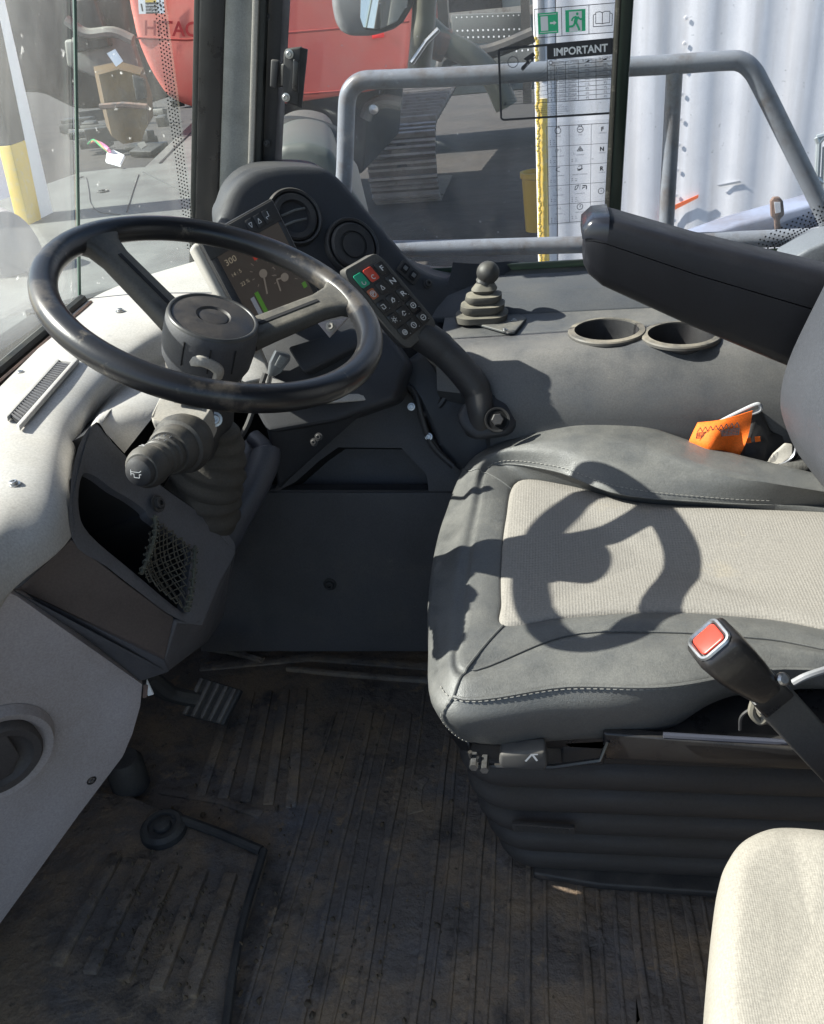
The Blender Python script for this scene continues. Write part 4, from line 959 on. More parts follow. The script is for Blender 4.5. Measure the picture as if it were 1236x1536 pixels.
for p in ((712, 1132), (728, 1136)): mk('bolt', lathe([(.005, 0), (.005, .02), (0, .02)], P(*p, y=.735), (0, -1, 0), 6), m_metal, ds, 20)
mk('front_lip', prism([P(664, 1050, y=.80), P(705, 1122, y=.745), P(705, 1130, y=.75), P(690, 1128, y=.77), P(668, 1095, y=.81)], (.02, .15, .0), .004), m_gloss, ds)
# bellows
rings = []
zs = []
NF = 6; z0_, z1_ = .022, .322
for k in range(NF*8+1):
    t_ = k/(NF*8); z = z0_+(z1_-z0_)*t_; ph = (t_*NF) % 1.0
    bul = abs(math.sin(math.pi*ph))**.55*.017
    ex = -.036+bul+t_*.052+ .008*math.sin(t_*3)
    rings.append([V((.235+x, .985+y, z)) for x, y in rrect(.330+ex, .185+ex, .055, 6)])
bo = mk('bellows', loft(rings), m_bellows, ds, 60)
eq = Quad(P(768, 1234, y=.775), P(862, 1240, y=.775), P(862, 1250, y=.775), P(768, 1245, y=.775))
mk('embossed_tab', eq.rect(0, 0, 1, 1, -.004, .0025, .001), m_bellows, bo)
for i in range(14): mk('embossed_mark', eq.rect(.05+i*.066, .2, .09+i*.066, .8, .002, .0035), m_rubber, bo, 0)
mk('base_plate', prism([P(800, 1318, z=.02), P(900, 1335, z=.02), P(1400, 1370, z=.02), V((.6, 1.17, .02)), V((-.02, 1.17, .02))], (0, 0, .012), .003), m_black, ds)
# backrest
bprof = [(.50, .47), (.42, .475), (.36, .495), (.315, .525), (.288, .565), (.276, .605), (.280, .655), (.300, .72), (.335, .82), (.37, .95), (.40, 1.10), (.43, 1.16), (.48, 1.14)]
secs = []
for (y, ins) in ((1.105, .05), (1.102, .028), (1.09, .010), (1.07, .002), (1.04, 0), (.98, .006), (.95, .012), (.80, .012), (.74, .0), (.71, .004), (.695, .02), (.69, .05)):
    fr2 = spline([V((x+ins, y, z-(0 if z < .9 else ins))) for x, z in bprof], 4)
    secs.append(fr2+[V((.56, y, 1.10-ins)), V((.56, y, .48))])
bk = mk('backrest', loft(secs), mat('backrest_leather', (.055, .058, .068), .45, cells=(900, .35, .0006, 1), bump=[(120, .12, .0015)]), ds, 60)
# armrest
ar_s = [
 ((884, 352), (880, 392), 0.018), ((880, 345), (876, 402), .008), ((893, 333), (884, 418), .002), ((915, 330), (905, 435), 0),
 ((1050, 368), (1035, 494), 0), ((1180, 398), (1165, 548), 0), ((1330, 432), (1320, 610), 0)]
yN, wid = 1.12, .085
low_, hi_ = [], []
for (nt_, nb_, ins) in ar_s:
    a = P(*nt_, y=yN); b = P(*nb_, y=yN); sp_ = b.lerp(a, .66)
    def sec(lo, hi, top):
        d = hi-lo; o_ = []
        y0, y1 = yN+ins, yN+wid-ins
        r = min(.018, d.length*.4)
        un = d.normalized()
        if top: pts_ = [(lo, y0), (hi-un*r, y0), (hi-un*r*.3, y0+r*.3), (hi, y0+r), (hi, y1-r), (hi-un*r*.3, y1-r*.3), (hi-un*r, y1), (lo, y1)]
        else: pts_ = [(hi, y0), (lo+un*r, y0), (lo+un*r*.3, y0+r*.3), (lo, y0+r), (lo, y1-r), (lo+un*r*.3, y1-r*.3), (lo+un*r, y1), (hi, y1)]
        return [V((p.x, y, p.z)) for p, y in pts_]
    low_.append(sec(b, sp_-(a-b)*.006, False)); hi_.append(sec(sp_+(a-b)*.006, a, True))
ar = mk('armrest', loft(low_), m_arm, ds, 60)
mk('armrest_lid', loft(hi_), m_arm, ar, 60)
mk('armrest_core', prism([P(900, 370, y=yN+.004), P(1320, 495, y=yN+.004), P(1320, 530, y=yN+.004), P(905, 395, y=yN+.004)], (0, wid-.008, 0)), m_dark, ar, 0)
mk('lid_cap', loft([[p+V((-.004, 0, .003)) for p in hi_[1]], [p+V((-.002, 0, .0035)) for p in hi_[2]], [p+V((0, 0, .003)) for p in hi_[3]]]), mat('lid_cap', (.02, .022, .03), .2), ar, 60)

# ================================================================ BUCKLE
bkx = thing('seat_belt_buckle', 'worn black seat belt buckle with red button on its stalk', 'buckle', P(1236, 1120, y=.66))
e0 = P(1066, 962, y=.655); e1 = P(1148, 1034, y=.672); bd = (e1-e0).normalized()
bu = P(1040, 960, y=.655)-P(1092, 940, y=.665); bu = (bu-bd*bu.dot(bd)).normalized(); bv = bd.cross(bu).normalized()
if bv.dot(CAM-e0) < 0: bv = -bv
# bu: across the face; bv: towards the viewer
def bsec(c, hw, hh, r): return [c+bu*x+bv*y for x, y in rrect(hw, hh, r, 4)]
Lb = (e1-e0).length
secs = [bsec(e0-bd*.002, .0165, .0165, .006), bsec(e0+bd*.004, .0215, .0205, .008), bsec(e0+bd*.03, .0215, .0205, .008), bsec(e0+bd*.05, .020, .019, .008), bsec(e0+bd*(Lb-.01), .0155, .015, .007), bsec(e0+bd*Lb, .012, .012, .005)]
mk('housing', loft(secs), mat('buckle_plastic', (.022, .020, .020), .32, bump=[(90, .35, .0012)], mott=[((.10, .09, .08), 60, .6, .75)]), bkx, 55)
mk('chrome_rim', tube([e0+bu*x+bv*y-bd*.003 for x, y in rrect(.0155, .0150, .006, 3)], .0022, 6, closed=True), m_metal, bkx)
mk('release_button', prism([e0+bu*x+bv*y-bd*.002 for x, y in rrect(.0125, .0115, .004, 3)], -bd*.003, .0012), m_buckred, bkx)
s0, s1 = e1-bd*.005, P(1290, 1190, y=.69); sd_ = (s1-s0).normalized(); 
mk('collar', prism([s0+bu*x+bv*y for x, y in rrect(.017, .011, .003)], sd_*.022, .002), m_gloss, bkx)
mk('rivet', lathe([(.006, 0), (.006, .004), (.004, .006), (0, .006)], P(1172, 1018, y=.664), _n((.3, -.8, .6)), 16), m_metal, bkx)
mk('strap', prism([s0+bu*x+bv*y+sd_*.018 for x, y in rrect(.019, .006, .003)], sd_*((s1-s0).length-.018), .002), mat('strap_sleeve', (.045, .042, .040), .6, bump=[(300, .4, .001)], dust=(TAN, .3, 14)), bkx)
mk('wire_loop', tube(spline([P(1133, 1045, y=.70), P(1128, 1068, y=.70), P(1140, 1082, y=.70), P(1150, 1072, y=.70), P(1143, 1052, y=.70)], 6), .004, 8), mat('old_webbing', (.17, .155, .125), .8), bkx)
mk('coil_sleeve', tube([P(1142, 1066, y=.71)+V((i*.0016+.004*0, .002*i*.2, -.0007*i)) for i in range(20)], [.011+.0022*(i % 2) for i in range(20)], 12), mat('coil_sleeve', (.075, .068, .055), .75), bkx)
mk('cable', tube(spline([P(1190, 1024, y=.70), P(1215, 1012, y=.70), P(1280, 992, y=.72)], 5), .0035, 8), mat('cable_grey', (.25, .25, .26), .35), bkx)
mk('thin_wire', tube(spline([P(1128, 1062, y=.72), P(1112, 1075, y=.72), P(1110, 1095, y=.72)], 5), .0018, 6), m_rubber, bkx)

# ================================================================ ORANGE TAG, belt guide
ot = thing('orange_tag', 'folded bright orange webbing tag with black stitching beside the seat bolster', 'tag', P(1085, 690, y=1.215))
rw = [[P(1047, 634, y=1.225), P(1075, 631, y=1.22), P(1100, 625, y=1.222), P(1129, 616, y=1.228)],
      [P(1040, 648, y=1.218), P(1070, 652, y=1.200), P(1098, 648, y=1.214), P(1125, 642, y=1.222)],
      [P(1034, 662, y=1.215), P(1066, 672, y=1.194), P(1096, 674, y=1.212), P(1118, 666, y=1.21)],
      [P(1030, 675, y=1.22), P(1060, 690, y=1.208), P(1090, 702, y=1.205), P(1106, 690, y=1.215)]]
mk('webbing', surf(rw, 5, 5, thick=(0, .003, -.001)), m_orange, ot, 60)
oq = Quad(P(1046, 641, y=1.212), P(1109, 632, y=1.212), P(1107, 651, y=1.206), P(1044, 657, y=1.208))
zz = [(i/16, .0 if i % 2 else .42) for i in range(17)]
lines = [oq.strip([(0, v), (1, v)], .010, .004+.0001*k) for k, v in enumerate((.5, .62, .74, .86, .98))]+[oq.strip(zz, .010, .0046), oq.strip([(0, .46), (0, 1)], .012, .0048), oq.strip([(1, .46), (1, 1)], .012, .0048)]
lines += [oq.strip([(i/18, .5), (i/18, 1)], .006, .0049) for i in range(1, 18, 2)]
mk('stitching', join(*lines), m_ink, ot, 0)
bg_ = thing('belt_guide', 'black belt guide with grey metal loop behind the orange tag', 'belt guide', P(1150, 700, y=1.23))
mk('loop', tube(spline([P(1073, 636, y=1.235), P(1100, 622, y=1.235), P(1132, 607, y=1.235), P(1140, 608, y=1.235), P(1139, 616, y=1.235), P(1118, 624, y=1.235)], 5), .0028, 8), mat('loop_grey', (.42, .42, .43), .4), bg_)
slab('shell', [P(1128, 622, y=1.235), P(1141, 612, y=1.24), P(1158, 648, y=1.24), P(1186, 655, y=1.25), P(1200, 650, y=1.25), P(1192, 690, y=1.23), P(1150, 712, y=1.21), P(1105, 694, y=1.22), P(1118, 664, y=1.225)], (0, .05, -.02), m_black, bg_, .006)
slab('tongue', [P(1148, 700, y=1.205), P(1160, 682, y=1.21), P(1178, 666, y=1.215), P(1190, 668, y=1.215), P(1190, 684, y=1.205), P(1172, 696, y=1.20)], (0, .006, 0), m_alu, bg_, .003)
mk('tongue_edge', tube(spline([P(1136, 708, y=1.198), P(1165, 700, y=1.195), P(1190, 684, y=1.20), P(1196, 655, y=1.21), P(1205, 625, y=1.22)], 6), .0022, 6), mat('edge_grey', (.3, .3, .32), .3, metal=.5), bg_)
for p in ((1136, 659), (1122, 661)): mk('orange_window', prism([P(p[0]-4, p[1]-3, y=1.222), P(p[0]+4, p[1]-4, y=1.222), P(p[0]+5, p[1]+3, y=1.222), P(p[0]-3, p[1]+4, y=1.222)], (0, .002, 0)), m_orange, bg_, 0)
mk('roller', tube([P(1150, 716, y=1.19), P(1180, 708, y=1.19), P(1208, 702, y=1.20)], [.012, .014, .013], 14), mat('dusty_foam', (.075, .072, .066), .9, bump=[(120, .7, .003)], mott=[((.25, .23, .2), 50, .6, .75)]), bg_)
mk('belt_strap', prism([P(1190, 640, y=1.24), P(1200, 620, y=1.25), P(1260, 760, y=1.22), P(1240, 770, y=1.2)], (0, .02, 0), .003), m_rubber, bg_)
mk('hinge_bracket', prism([P(1185, 700, y=1.21), P(1215, 660, y=1.23), P(1300, 740, y=1.22), P(1300, 800, y=1.15), P(1225, 745, y=1.16)], (0, .05, -.06), .006), m_gloss, bg_)
rt = mk('rear_trim', prism([P(1180, 392, y=1.48), P(1212, 374, y=1.48), P(1250, 357, y=1.48), P(1400, 320, y=1.48), P(1400, 500, y=1.48), P(1180, 410, y=1.48)], (0, .08, 0), .006), mat('grey_trim', (.13, .14, .16), .5, bump=[(900, .3, .0004)])); tag(rt, 'pale grey trim corner above the armrest at the right edge', 'trim')

# ================================================================ PASSENGER SEAT (cream)
ps = thing('instructor_seat', 'cream fabric instructor seat cushion in the lower right corner', 'seat', (.30, .40, .0))
edge = [(1066, 1420, .405), (1074, 1345, .405), (1084, 1306, .405), (1106, 1276, .405), (1140, 1258, .405), (1175, 1253, .405), (1240, 1258, .41), (1330, 1270, .41), (1500, 1330, .41), (1550, 1500, .41), (1500, 1750, .41), (1300, 1800, .41), (1100, 1750, .405), (1062, 1600, .405), (1061, 1500, .405)]
eo = [P(a, b, z=c) for a, b, c in edge]; er = spline(eo, 6, True); cc = sum(er, V())/len(er)
rings = []
for s_, dz in ((.88, -.085), (.97, -.078), (.995, -.06), (1.0, -.035), (1.0, -.012), (.985, .004), (.95, .016), (.88, .024), (.78, .028), (.74, .029), (.70, .029), (.6, .029), (.3, .024), (.02, .022)):
    rings.append([cc+(p-cc)*s_+V((0, 0, dz)) for p in er])
cc_ = mk('cushion', loft(rings), m_cream, ps, 75)
mk('frame', box((.30, .40, .30), (.16, .18, .04), bev=.006), m_black, ps); mk('pedestal', lathe([(.06, 0), (.045, .03), (.04, .28)], (.34, .36, .01), (0, 0, 1), 24), m_black, ps)

# ================================================================ PALE TRIM PANEL lower left
wpn = thing('door_corner_panel', 'pale moulded corner panel with round speaker at the lower left', 'panel', P(60, 1300, y=.62))
w_p0, w_p1, w_p2 = P(22, 886, z=.60), P(214, 1022, z=.395), P(0, 1392, z=.12)
wnn = (w_p1-w_p0).cross(w_p2-w_p0).normalized()
if wnn.dot(CAM-w_p0) < 0: wnn = -wnn
def Wq(px, py, w=0): return PN(px, py, w_p0, wnn)+wnn*w
ol = [(-260, 740), (24, 886), (216, 1022), (214, 1055), (203, 1098), (190, 1132), (120, 1225), (60, 1308), (0, 1390), (-150, 1590), (-420, 1500), (-420, 900)]
def smooth_poly(l): return l
oo = [Wq(*p) for p in ol]
il = [(-250, 770), (20, 905), (192, 1025), (186, 1055), (172, 1092), (150, 1130), (100, 1195), (36, 1285), (-25, 1370), (-150, 1550), (-400, 1480), (-400, 920)]
ii = [Wq(*p, .006) for p in il]
il2 = [(-240, 800), (15, 935), (182, 1035), (172, 1060), (160, 1090), (135, 1128), (82, 1195), (18, 1280), (-40, 1360), (-150, 1530), (-390, 1470), (-390, 940)]
i2 = [Wq(*p, .0) for p in il2]
pw = mk('panel', loft([[p-wnn*.03 for p in oo], [p-wnn*.005 for p in oo], [p.lerp(q, .25)+wnn*.004 for p, q in zip(oo, ii)], ii, i2], False, True), m_white, wpn, 40)
spc = Wq(-8, 1130, .004)
mk('speaker_flare', lathe([(.066, -.003), (.060, .008), (.052, .006), (.046, -.004)], spc, wnn, 48), m_white, wpn, 60)
m_spk = mat('speaker_brown', (.06, .052, .05), .55, dust=(TAN, .3, 14), bump=[(300, .3, .0006)])
spk = mk('speaker', lathe([(.0475, -.004), (.0475, .010), (.044, .0135), (.036, .0125), (.032, .004), (.026, .001), (0, -.001)], spc, wnn, 48), m_spk, wpn, 50)
mk('speaker_blade', prism([spc+(Wq(-30, 1110, .008)-Wq(-8, 1130, .004)), Wq(0, 1085, .008), Wq(22, 1120, .010), Wq(14, 1150, .006), Wq(-10, 1165, .006)], wnn*.006, .003), m_spk, spk)
for p in ((134, 1166), ): 
    c = Wq(*p, .0035)
    mk('washer', lathe([(.0062, -.002), (.0062, .003), (.0045, .004), (.004, .002), (0, .002)], c, wnn, 20), mat('washer_dark', (.05, .045, .04), .3, metal=.5), wpn)
    mk('screw', lathe([(.0028, .002), (.0028, .0045), (0, .005)], c, wnn, 6), m_metal, wpn)
mk('clip', prism([P(211, 1022, z=.395)+wnn*.006, P(218, 1022, z=.395)+wnn*.006, P(216, 1040, z=.385)+wnn*.006, P(210, 1042, z=.385)+wnn*.006], wnn*.002, .0008), m_rust, wpn)
o = mk('paper_scrap', prism([P(220, 1020, z=.385), P(230, 1042, z=.365), P(222, 1044, z=.365), P(217, 1034, z=.37)], (0, .002, 0)), m_white_p); tag(o, 'tiny torn white label stuck at the tip of the pale panel', 'label')

# ================================================================ WINDOW LATCH AND STICKERS
la = thing('window_latch', 'black hinged window latch fixed to the dark pillar post', 'latch', P(430, 160, y=1.55))
slab('strap', [P(406, 96, y=1.55), P(437, 94, y=1.535), P(437, 130, y=1.535), P(406, 132, y=1.55)], (0, .012, 0), m_black, la, .003)
slab('plate', [P(428, 73, y=1.535), P(452, 70, y=1.535), P(449, 160, y=1.535), P(428, 154, y=1.535), P(423, 144, y=1.535), P(425, 80, y=1.535)], (0, .012, 0), m_black, la, .003)
slab('flange', [P(450, 71, y=1.53), P(461, 74, y=1.545), P(452, 163, y=1.545), P(446, 160, y=1.53)], (0, .006, 0), m_seal, la, .002)
slab('tongue', [P(441, 88, y=1.534), P(450, 92, y=1.534), P(448, 140, y=1.534), P(439, 134, y=1.534)], (0, -.006, 0), m_gloss, la, .002)
slab('hinge', [P(408, 88, y=1.54), P(421, 90, y=1.54), P(417, 134, y=1.54), P(406, 130, y=1.54)], (0, -.008, 0), m_black, la, .003)
for p in ((434, 81), (429, 146)): screw(la, P(*p, y=1.534), (0, -1, 0), .0045, m_metal)

YS = 1.6055
def G4(a, b, c, d): return Quad(P(*a, y=YS), P(*b, y=YS), P(*c, y=YS), P(*d, y=YS))
es = thing('exit_sticker', 'transparent sticker with green door, running man and manual pictograms', 'sticker', P(862, 56, y=YS))
q = G4((801, 14), (925, 4), (924, 48), (803, 57))
mk('film', q.flat([(0, 0), (1, 0), (1, 1), (0, 1)], 0), m_film, es, 0)
mk('border', join(q.strip([(0, 0), (1, 0), (1, 1), (0, 1)], .004, .0006, True), q.strip([(.333, 0), (.333, 1)], .004, .0007), q.strip([(.667, 0), (.667, 1)], .004, .0007)), m_inkgrey, es, 0)
def pr(name, par, qq, parts, m, w=.0010): mk(name, join(*parts), m, par, 0)
pr('door_pictogram', es, q, [q.flat([(.04, .15), (.29, .15), (.29, .88), (.04, .88)], .0008)], m_exitg)
pr('door_mark', es, q, [q.flat([(.075, .27), (.165, .27), (.165, .77), (.075, .77)], .0012), q.strip([(.06, .21), (.27, .21)], .004, .0012), q.strip([(.06, .82), (.27, .82)], .004, .0012), q.strip([(.19, .52), (.25, .52)], .010, .0012), q.flat([(.235, .44), (.27, .52), (.235, .60)], .0013)], m_white_p)
pr('exit_pictogram', es, q, [q.flat([(.38, .12), (.625, .12), (.625, .88), (.38, .88)], .0008)], m_exitg)
pr('exit_opening', es, q, [q.flat([(.425, .18), (.58, .18), (.58, .87), (.425, .87)], .0011)], m_white_p)
man = [disc(q, .525, .27, .016, .0014, 12), q.strip([(.52, .36), (.50, .56)], .022, .0014), q.strip([(.515, .36), (.47, .40), (.455, .50)], .010, .0015), q.strip([(.53, .37), (.555, .46), (.60, .46)], .010, .0015), q.strip([(.50, .54), (.475, .68), (.40, .70)], .012, .0016), q.strip([(.505, .54), (.53, .70), (.55, .84)], .012, .0016)]
pr('running_man', es, q, man, m_exitg)
bk_ = [q.strip([(.83, .30), (.80, .26), (.75, .27), (.75, .66), (.80, .66), (.83, .68), (.86, .66), (.92, .66), (.92, .27), (.86, .26), (.83, .30), (.83, .68)], .004, .0012), q.strip([(.75, .32), (.72, .36), (.72, .76), (.95, .76), (.95, .36), (.92, .32)], .004, .0013)]
pr('manual_pictogram', es, q, bk_, m_inkgrey)

im = thing('important_sticker', 'transparent gradient and speed sticker headed IMPORTANT in black frame', 'sticker', P(840, 178, y=YS))
q = G4((748, 74), (924, 58), (924, 169), (752, 180))
mk('film', q.flat([(0, 0), (1, 0), (1, 1), (0, 1)], 0), m_clearfilm, im, 0)
fr_ = rrect(.5, .5, .03, 3)
mk('border', q.strip([(u+.5, v+.5) for u, v in fr_], .009, .0008, True), m_ink, im, 0)
mk('table_panel', q.flat([(.415, .2), (1, .2), (1, .98), (.415, .98)], .0004), m_film, im, 0)
mk('header', q.flat([(.415, 0), (1, 0), (1, .20), (.415, .20)], .0010), m_ink, im, 0)
mk('header_text', text('IMPORTANT', q, .70, .155, .10, .0014, bold=.03), m_white_p, im, 0)
L_ = [q.strip([(.415, .2), (.415, .80)], .003, .0012), q.strip([(.02, .78), (1, .80)], .002, .0012)]
for u in (.475, .57, .68, .83): L_.append(q.strip([(u, .24), (u, .80)], .0020, .0012))
for i in range(9): L_.append(q.strip([(.415, .285+i*.063), (1, .285+i*.063)], .0018, .0012))
for i in range(8): L_.append(q.strip([(.415, .30+i*.063), (.415-.10-.04*(i), .43+i*.045)], .0012, .0013))
mk('table_lines', join(*L_), m_inkgrey, im, 0)
tx = [text('MAXIMUM SPEED', q, .575, .265, .035, .0014), text('% MAX', q, .755, .262, .035, .0014), text('% CONT', q, .91, .255, .035, .0014)]
rowsT = [('1', '4 km/h', '2 mph', '45%', '38%'), ('2', '8 km/h', '5 mph', '29%', '30%'), ('3', '15 km/h', '9 mph', '19%', '17%'), ('4', '19 km/h', '12 mph', '14%', '12%'), ('5', '22 km/h', '14 mph', '11%', '9%'), ('6', '31 km/h', '19 mph', '8%', '7%'), ('7', '43 km/h', '27 mph', '6%', '5%'), ('8', '50 km/h', '34 mph', '4%', '4%')]
for i, r_ in enumerate(rowsT):
    v = .335+i*.063
    for s_, u in zip(r_, (.445, .522, .625, .755, .91)): tx.append(text(s_, q, u, v, .032, .0014))
for i, s_ in enumerate(('with a fully loaded gross vehicle mass of', 'and transmission retarder set to maximum, and', 'the specified gear. Actual Grade. Not including', 'and rolling resistance affect the speed down slope.', "operator's manual for more information.")):
    tx.append(text(s_, q, .30, .845+i*.030, .018, .0014, 'LEFT'))
tx.append(text('ADT', q, .10, .53, .04, .0014)); tx.append(text('4000 E', q, .11, .47, .035, .0014))
mk('print', join(*tx), m_inkgrey, im, 0)
tr = [q.flat([(.19, .27), (.24, .20), (.25, .23), (.205, .31)], .0012), q.flat([(.21, .16), (.30, .075), (.315, .13), (.245, .20)], .0012), q.strip([(.20, .32), (.32, .14)], .004, .0014), disc(q, .20, .29, .012, .0015, 10), disc(q, .25, .21, .013, .0015, 10), disc(q, .285, .165, .013, .0015, 10)]
mk('truck_pictogram', join(*tr), m_ink, im, 0)
mk('ring_pictogram', join(q.strip([(.12+.045*math.cos(i*.314), .19+.075*math.sin(i*.314)) for i in range(20)], .003, .0012, True), q.strip([(.445+.016*math.cos(i*.5), .245+.027*math.sin(i*.5)) for i in range(12)], .003, .0015, True)), m_inkgrey, im, 0)
mk('gradient_pictogram', join(q.flat([(.735, .275), (.775, .275), (.775, .245)], .0016), q.flat([(.875, .27), (.92, .27), (.92, .24)], .0016), q.flat([(.02, .79), (.05, .74), (.05, .79)], .0016)), m_ink, im, 0)

ks = thing('key_guide_sticker', 'white film sticker listing key symbols with F, N and R column', 'sticker', P(870, 335, y=YS))
q = G4((820, 190), (921, 184), (917, 328), (823, 336))
mk('film', q.flat([(-.02, -.04), (1.02, -.04), (1.02, 1.02), (-.02, 1.02)], 0), m_film, ks, 0)
ln = [q.strip([(0, 0), (1, 0), (1, 1), (0, 1)], .004, .0008, True)]
for u in (.335, .665): ln.append(q.strip([(u, 0), (u, 1)], .003, .0009))
for i in range(1, 5): ln.append(q.strip([(0, .2*i), (1, .2*i)], .003, .0009))
mk('grid_lines', join(*ln), m_inkgrey, ks, 0)
big = [text('F', q, .83, .075, .042, .0012, bold=.04), text('N', q, .83, .275, .042, .0012, bold=.04), text('R', q, .83, .475, .042, .0012, bold=.04)]
mk('gear_letters', join(*big), m_ink, ks, 0)
words = [('POWER', 'STOP', 'FORWARD'), ('PARKING BRAKE', 'HAZARDS', 'NEUTRAL'), ('AUTO DIMMING', 'DESCENT CONTROL', 'REVERSE'), ('BEACON LIGHT', 'DRIVE MODE', ''), ('RETARDER', 'SPEED HOLD', '')]
tx = []
for i, r_ in enumerate(words):
    for j, s_ in enumerate(r_):
        if s_: tx.append(text(s_, q, .167+j*.333, .105+i*.2-(.005 if j == 2 else 0), .012, .0012))
    for j in range(2):
        if (i, j) == (0, 1): continue
        for k in range(3 if (i, j) in ((0, 0), (3, 1), (4, 0)) else 2):
            tx.append(disc(q, .05+j*.33, .140+i*.2+k*.02, .008, .0012, 6)); tx.append(text(('ON', 'OFF', 'AUTO')[k], q, .09+j*.33, .146+i*.2+k*.02, .011, .0012, 'LEFT'))
def ring(u, v, r, n=14): return [(u+r*math.cos(i*6.2832/n), v+r*.68*math.sin(i*6.2832/n)) for i in range(n)]
W2 = .005
ic = [q.strip(ring(.167, .045, .045), W2, .0012, True), q.strip([(.14, .015), (.15, .002), (.18, .002), (.19, .015)], W2, .0012), q.strip(ring(.5, .045, .045), W2, .0012, True), q.strip([(.47, .045), (.53, .045)], W2, .0012), q.strip([(.475, .015), (.485, .002), (.515, .002), (.525, .015)], W2, .0012),
      text('( P )', q, .167, .255, .028, .0012), q.strip([(.455, .26), (.545, .26), (.5, .215)], W2, .0012, True), q.strip([(.48, .25), (.52, .25), (.5, .232)], W2, .0012, True),
      q.strip([(.19, .41), (.14, .42), (.13, .44), (.17, .455), (.19, .46)], W2, .0012), q.strip([(.47, .415), (.53, .41), (.52, .45), (.48, .46), (.46, .43)], W2, .0012), q.strip([(.46, .455), (.54, .44)], .008, .0013),
      text('( o )', q, .167, .650, .024, .0012), q.strip([(.42, .66), (.43, .62), (.48, .61), (.45, .65), (.42, .66)], W2, .0012), q.strip([(.50, .61), (.50, .665)], .003, .0012), q.strip([(.54, .62), (.60, .62), (.60, .66)], .008, .0012), q.strip([(.54, .655), (.54, .64), (.58, .635)], .006, .0013),
      text('(~)', q, .167, .850, .026, .0012), q.strip(ring(.5, .84, .045), W2, .0012, True), q.strip([(.5, .845), (.51, .82)], W2, .0012),
      q.strip(ring(.83, .69, .045), W2, .0012, True), text('+', q, .83, .70, .022, .0013), q.strip(ring(.83, .89, .045), W2, .0012, True), q.strip([(.81, .89), (.85, .89)], W2, .0013)]
mk('symbols', join(*(ic+tx)), m_inkgrey, ks, 0)

# ================================================================ OUTSIDE: guard rail
YR = 1.92
gr = thing('guard_rail', 'grey tubular guard rail with sloping end outside the side window', 'railing', P(900, 370, y=YR))
def rail(l, r=.0175, k=6): return tube(spline([P(a, b, y=YR) for a, b in l], k), r, 16)
top_l = [(512, 330), (517, 250), (519, 190), (521, 150), (528, 132), (545, 121), (580, 119), (700, 114), (850, 105), (1000, 97), (1090, 91), (1112, 93), (1127, 104), (1140, 125), (1180, 205), (1236, 320), (1290, 440)]
mk('top_tube', rail(top_l), m_rail, gr, 80)
mk('lower_tube', rail([(500, 373), (620, 373), (760, 370), (900, 366), (1100, 360), (1300, 352)]), m_rail, gr, 80)
mk('mid_post', tube([P(1012, 103, y=YR+.005), P(1004, 250, y=YR+.005), P(998, 362, y=YR+.005)], .0155, 14), m_rail, gr, 80)
mk('left_foot', tube([P(512, 325, y=YR), P(508, 420, y=YR)], .0165, 14), m_rail, gr, 80)

# container with corrugated side
YC = 4.6; ZG = -1.2
cx0 = P(802, 120, y=YC).x; 
ct = thing('white_container', 'white corrugated shipping container wall behind the railing', 'container', (cx0, YC, ZG))
TH = R(-5); RO = Matrix.Rotation(-TH, 3, 'Z'); PV = V((cx0, YC, 0)); NC = Matrix.Rotation(TH, 3, 'Z') @ V((0, -1, 0))
def RC(px, py, dz=0):
    p = PN(px, py, PV+NC*dz, NC); return PV+RO @ (p-PV)
pts = []; x = cx0+.10; k = 0
while x < cx0+4.5:
    for j_ in range(8): pts.append((x+j_*.026, YC+.0055*(.5-.5*math.cos(max(0, min(1, ((j_ if j_ < 4 else 8-j_)-1.4)/1.1))*math.pi))))
    x += .21
z0_, z1_ = ZG+.15, 2.6
vs = [V((a, b, z0_)) for a, b in pts]+[V((a, b, z1_)) for a, b in pts]; n_ = len(pts)
mk('corrugated_wall', (vs, [[i, i+1, i+1+n_, i+n_] for i in range(n_-1)]), m_cont, ct, 30)
mk('corner_post', box((cx0+.048, YC+.064, .7), (.10, .12, 3.8), bev=.01), m_cont, ct)
m_stripe = mat('post_grey', (.34, .35, .38), .6)
mk('post_groove', box((cx0+.034, YC+.003, 1.62), (.030, .006, 1.9), bev=.002), m_stripe, ct)
zy = P(805, 150, y=YC-.03).z
mk('yellow_stripe', box((cx0+.036, YC+.003, (ZG+zy)/2), (.040, .006, zy-ZG), bev=.002), m_yellow, ct)
bd_ = []
for i in range(150):
    z = ZG+.4+i*.011; bd_.append(lathe([(.009, -.002), (.006, .002), (0, .003)], (cx0+.012+random.uniform(-.004, .005), YC-.006, z), (0, -1, 0), 6))
mk('mastic_bead', join(*bd_), m_yellow, ct)['kind'] = 'stuff'
mk('bottom_rail', box((cx0+3, YC+.02, ZG+.08), (6, .1, .16), bev=.01), m_cont, ct)
mk('roof_rail', box((cx0+3, YC+.02, 2.65), (6, .1, .12), bev=.01), m_cont, ct)
mk('body', box((cx0+3.05, YC+1.3, .72), (5.9, 2.4, 3.7)), m_cont, ct, 0)
for i in range(9):
    p = RC(1029-i*2.2, 27+i*38, .002)
    mk('rivet', lathe([(.009, -.002), (.008, .001), (0, .0015)], p, (0, -1, 0), 8), m_cont, ct)
mk('orange_reflection', prism([RC(990, 322, .012), RC(1002, 312, .012), RC(1048, 292, .012), RC(1047, 297, .012), RC(1006, 318, .012), RC(994, 335, .012)], (0, .004, 0)), mat('reflection_orange', (.8, .16, .05), .6), ct, 0)  # orange reflection painted as a flat mark on the wall
mk('dent', prism([RC(1075, 278, .006), RC(1110, 271, .006), RC(1112, 274, .006), RC(1080, 280, .006)], (0, .003, 0)), m_stripe, ct, 0)

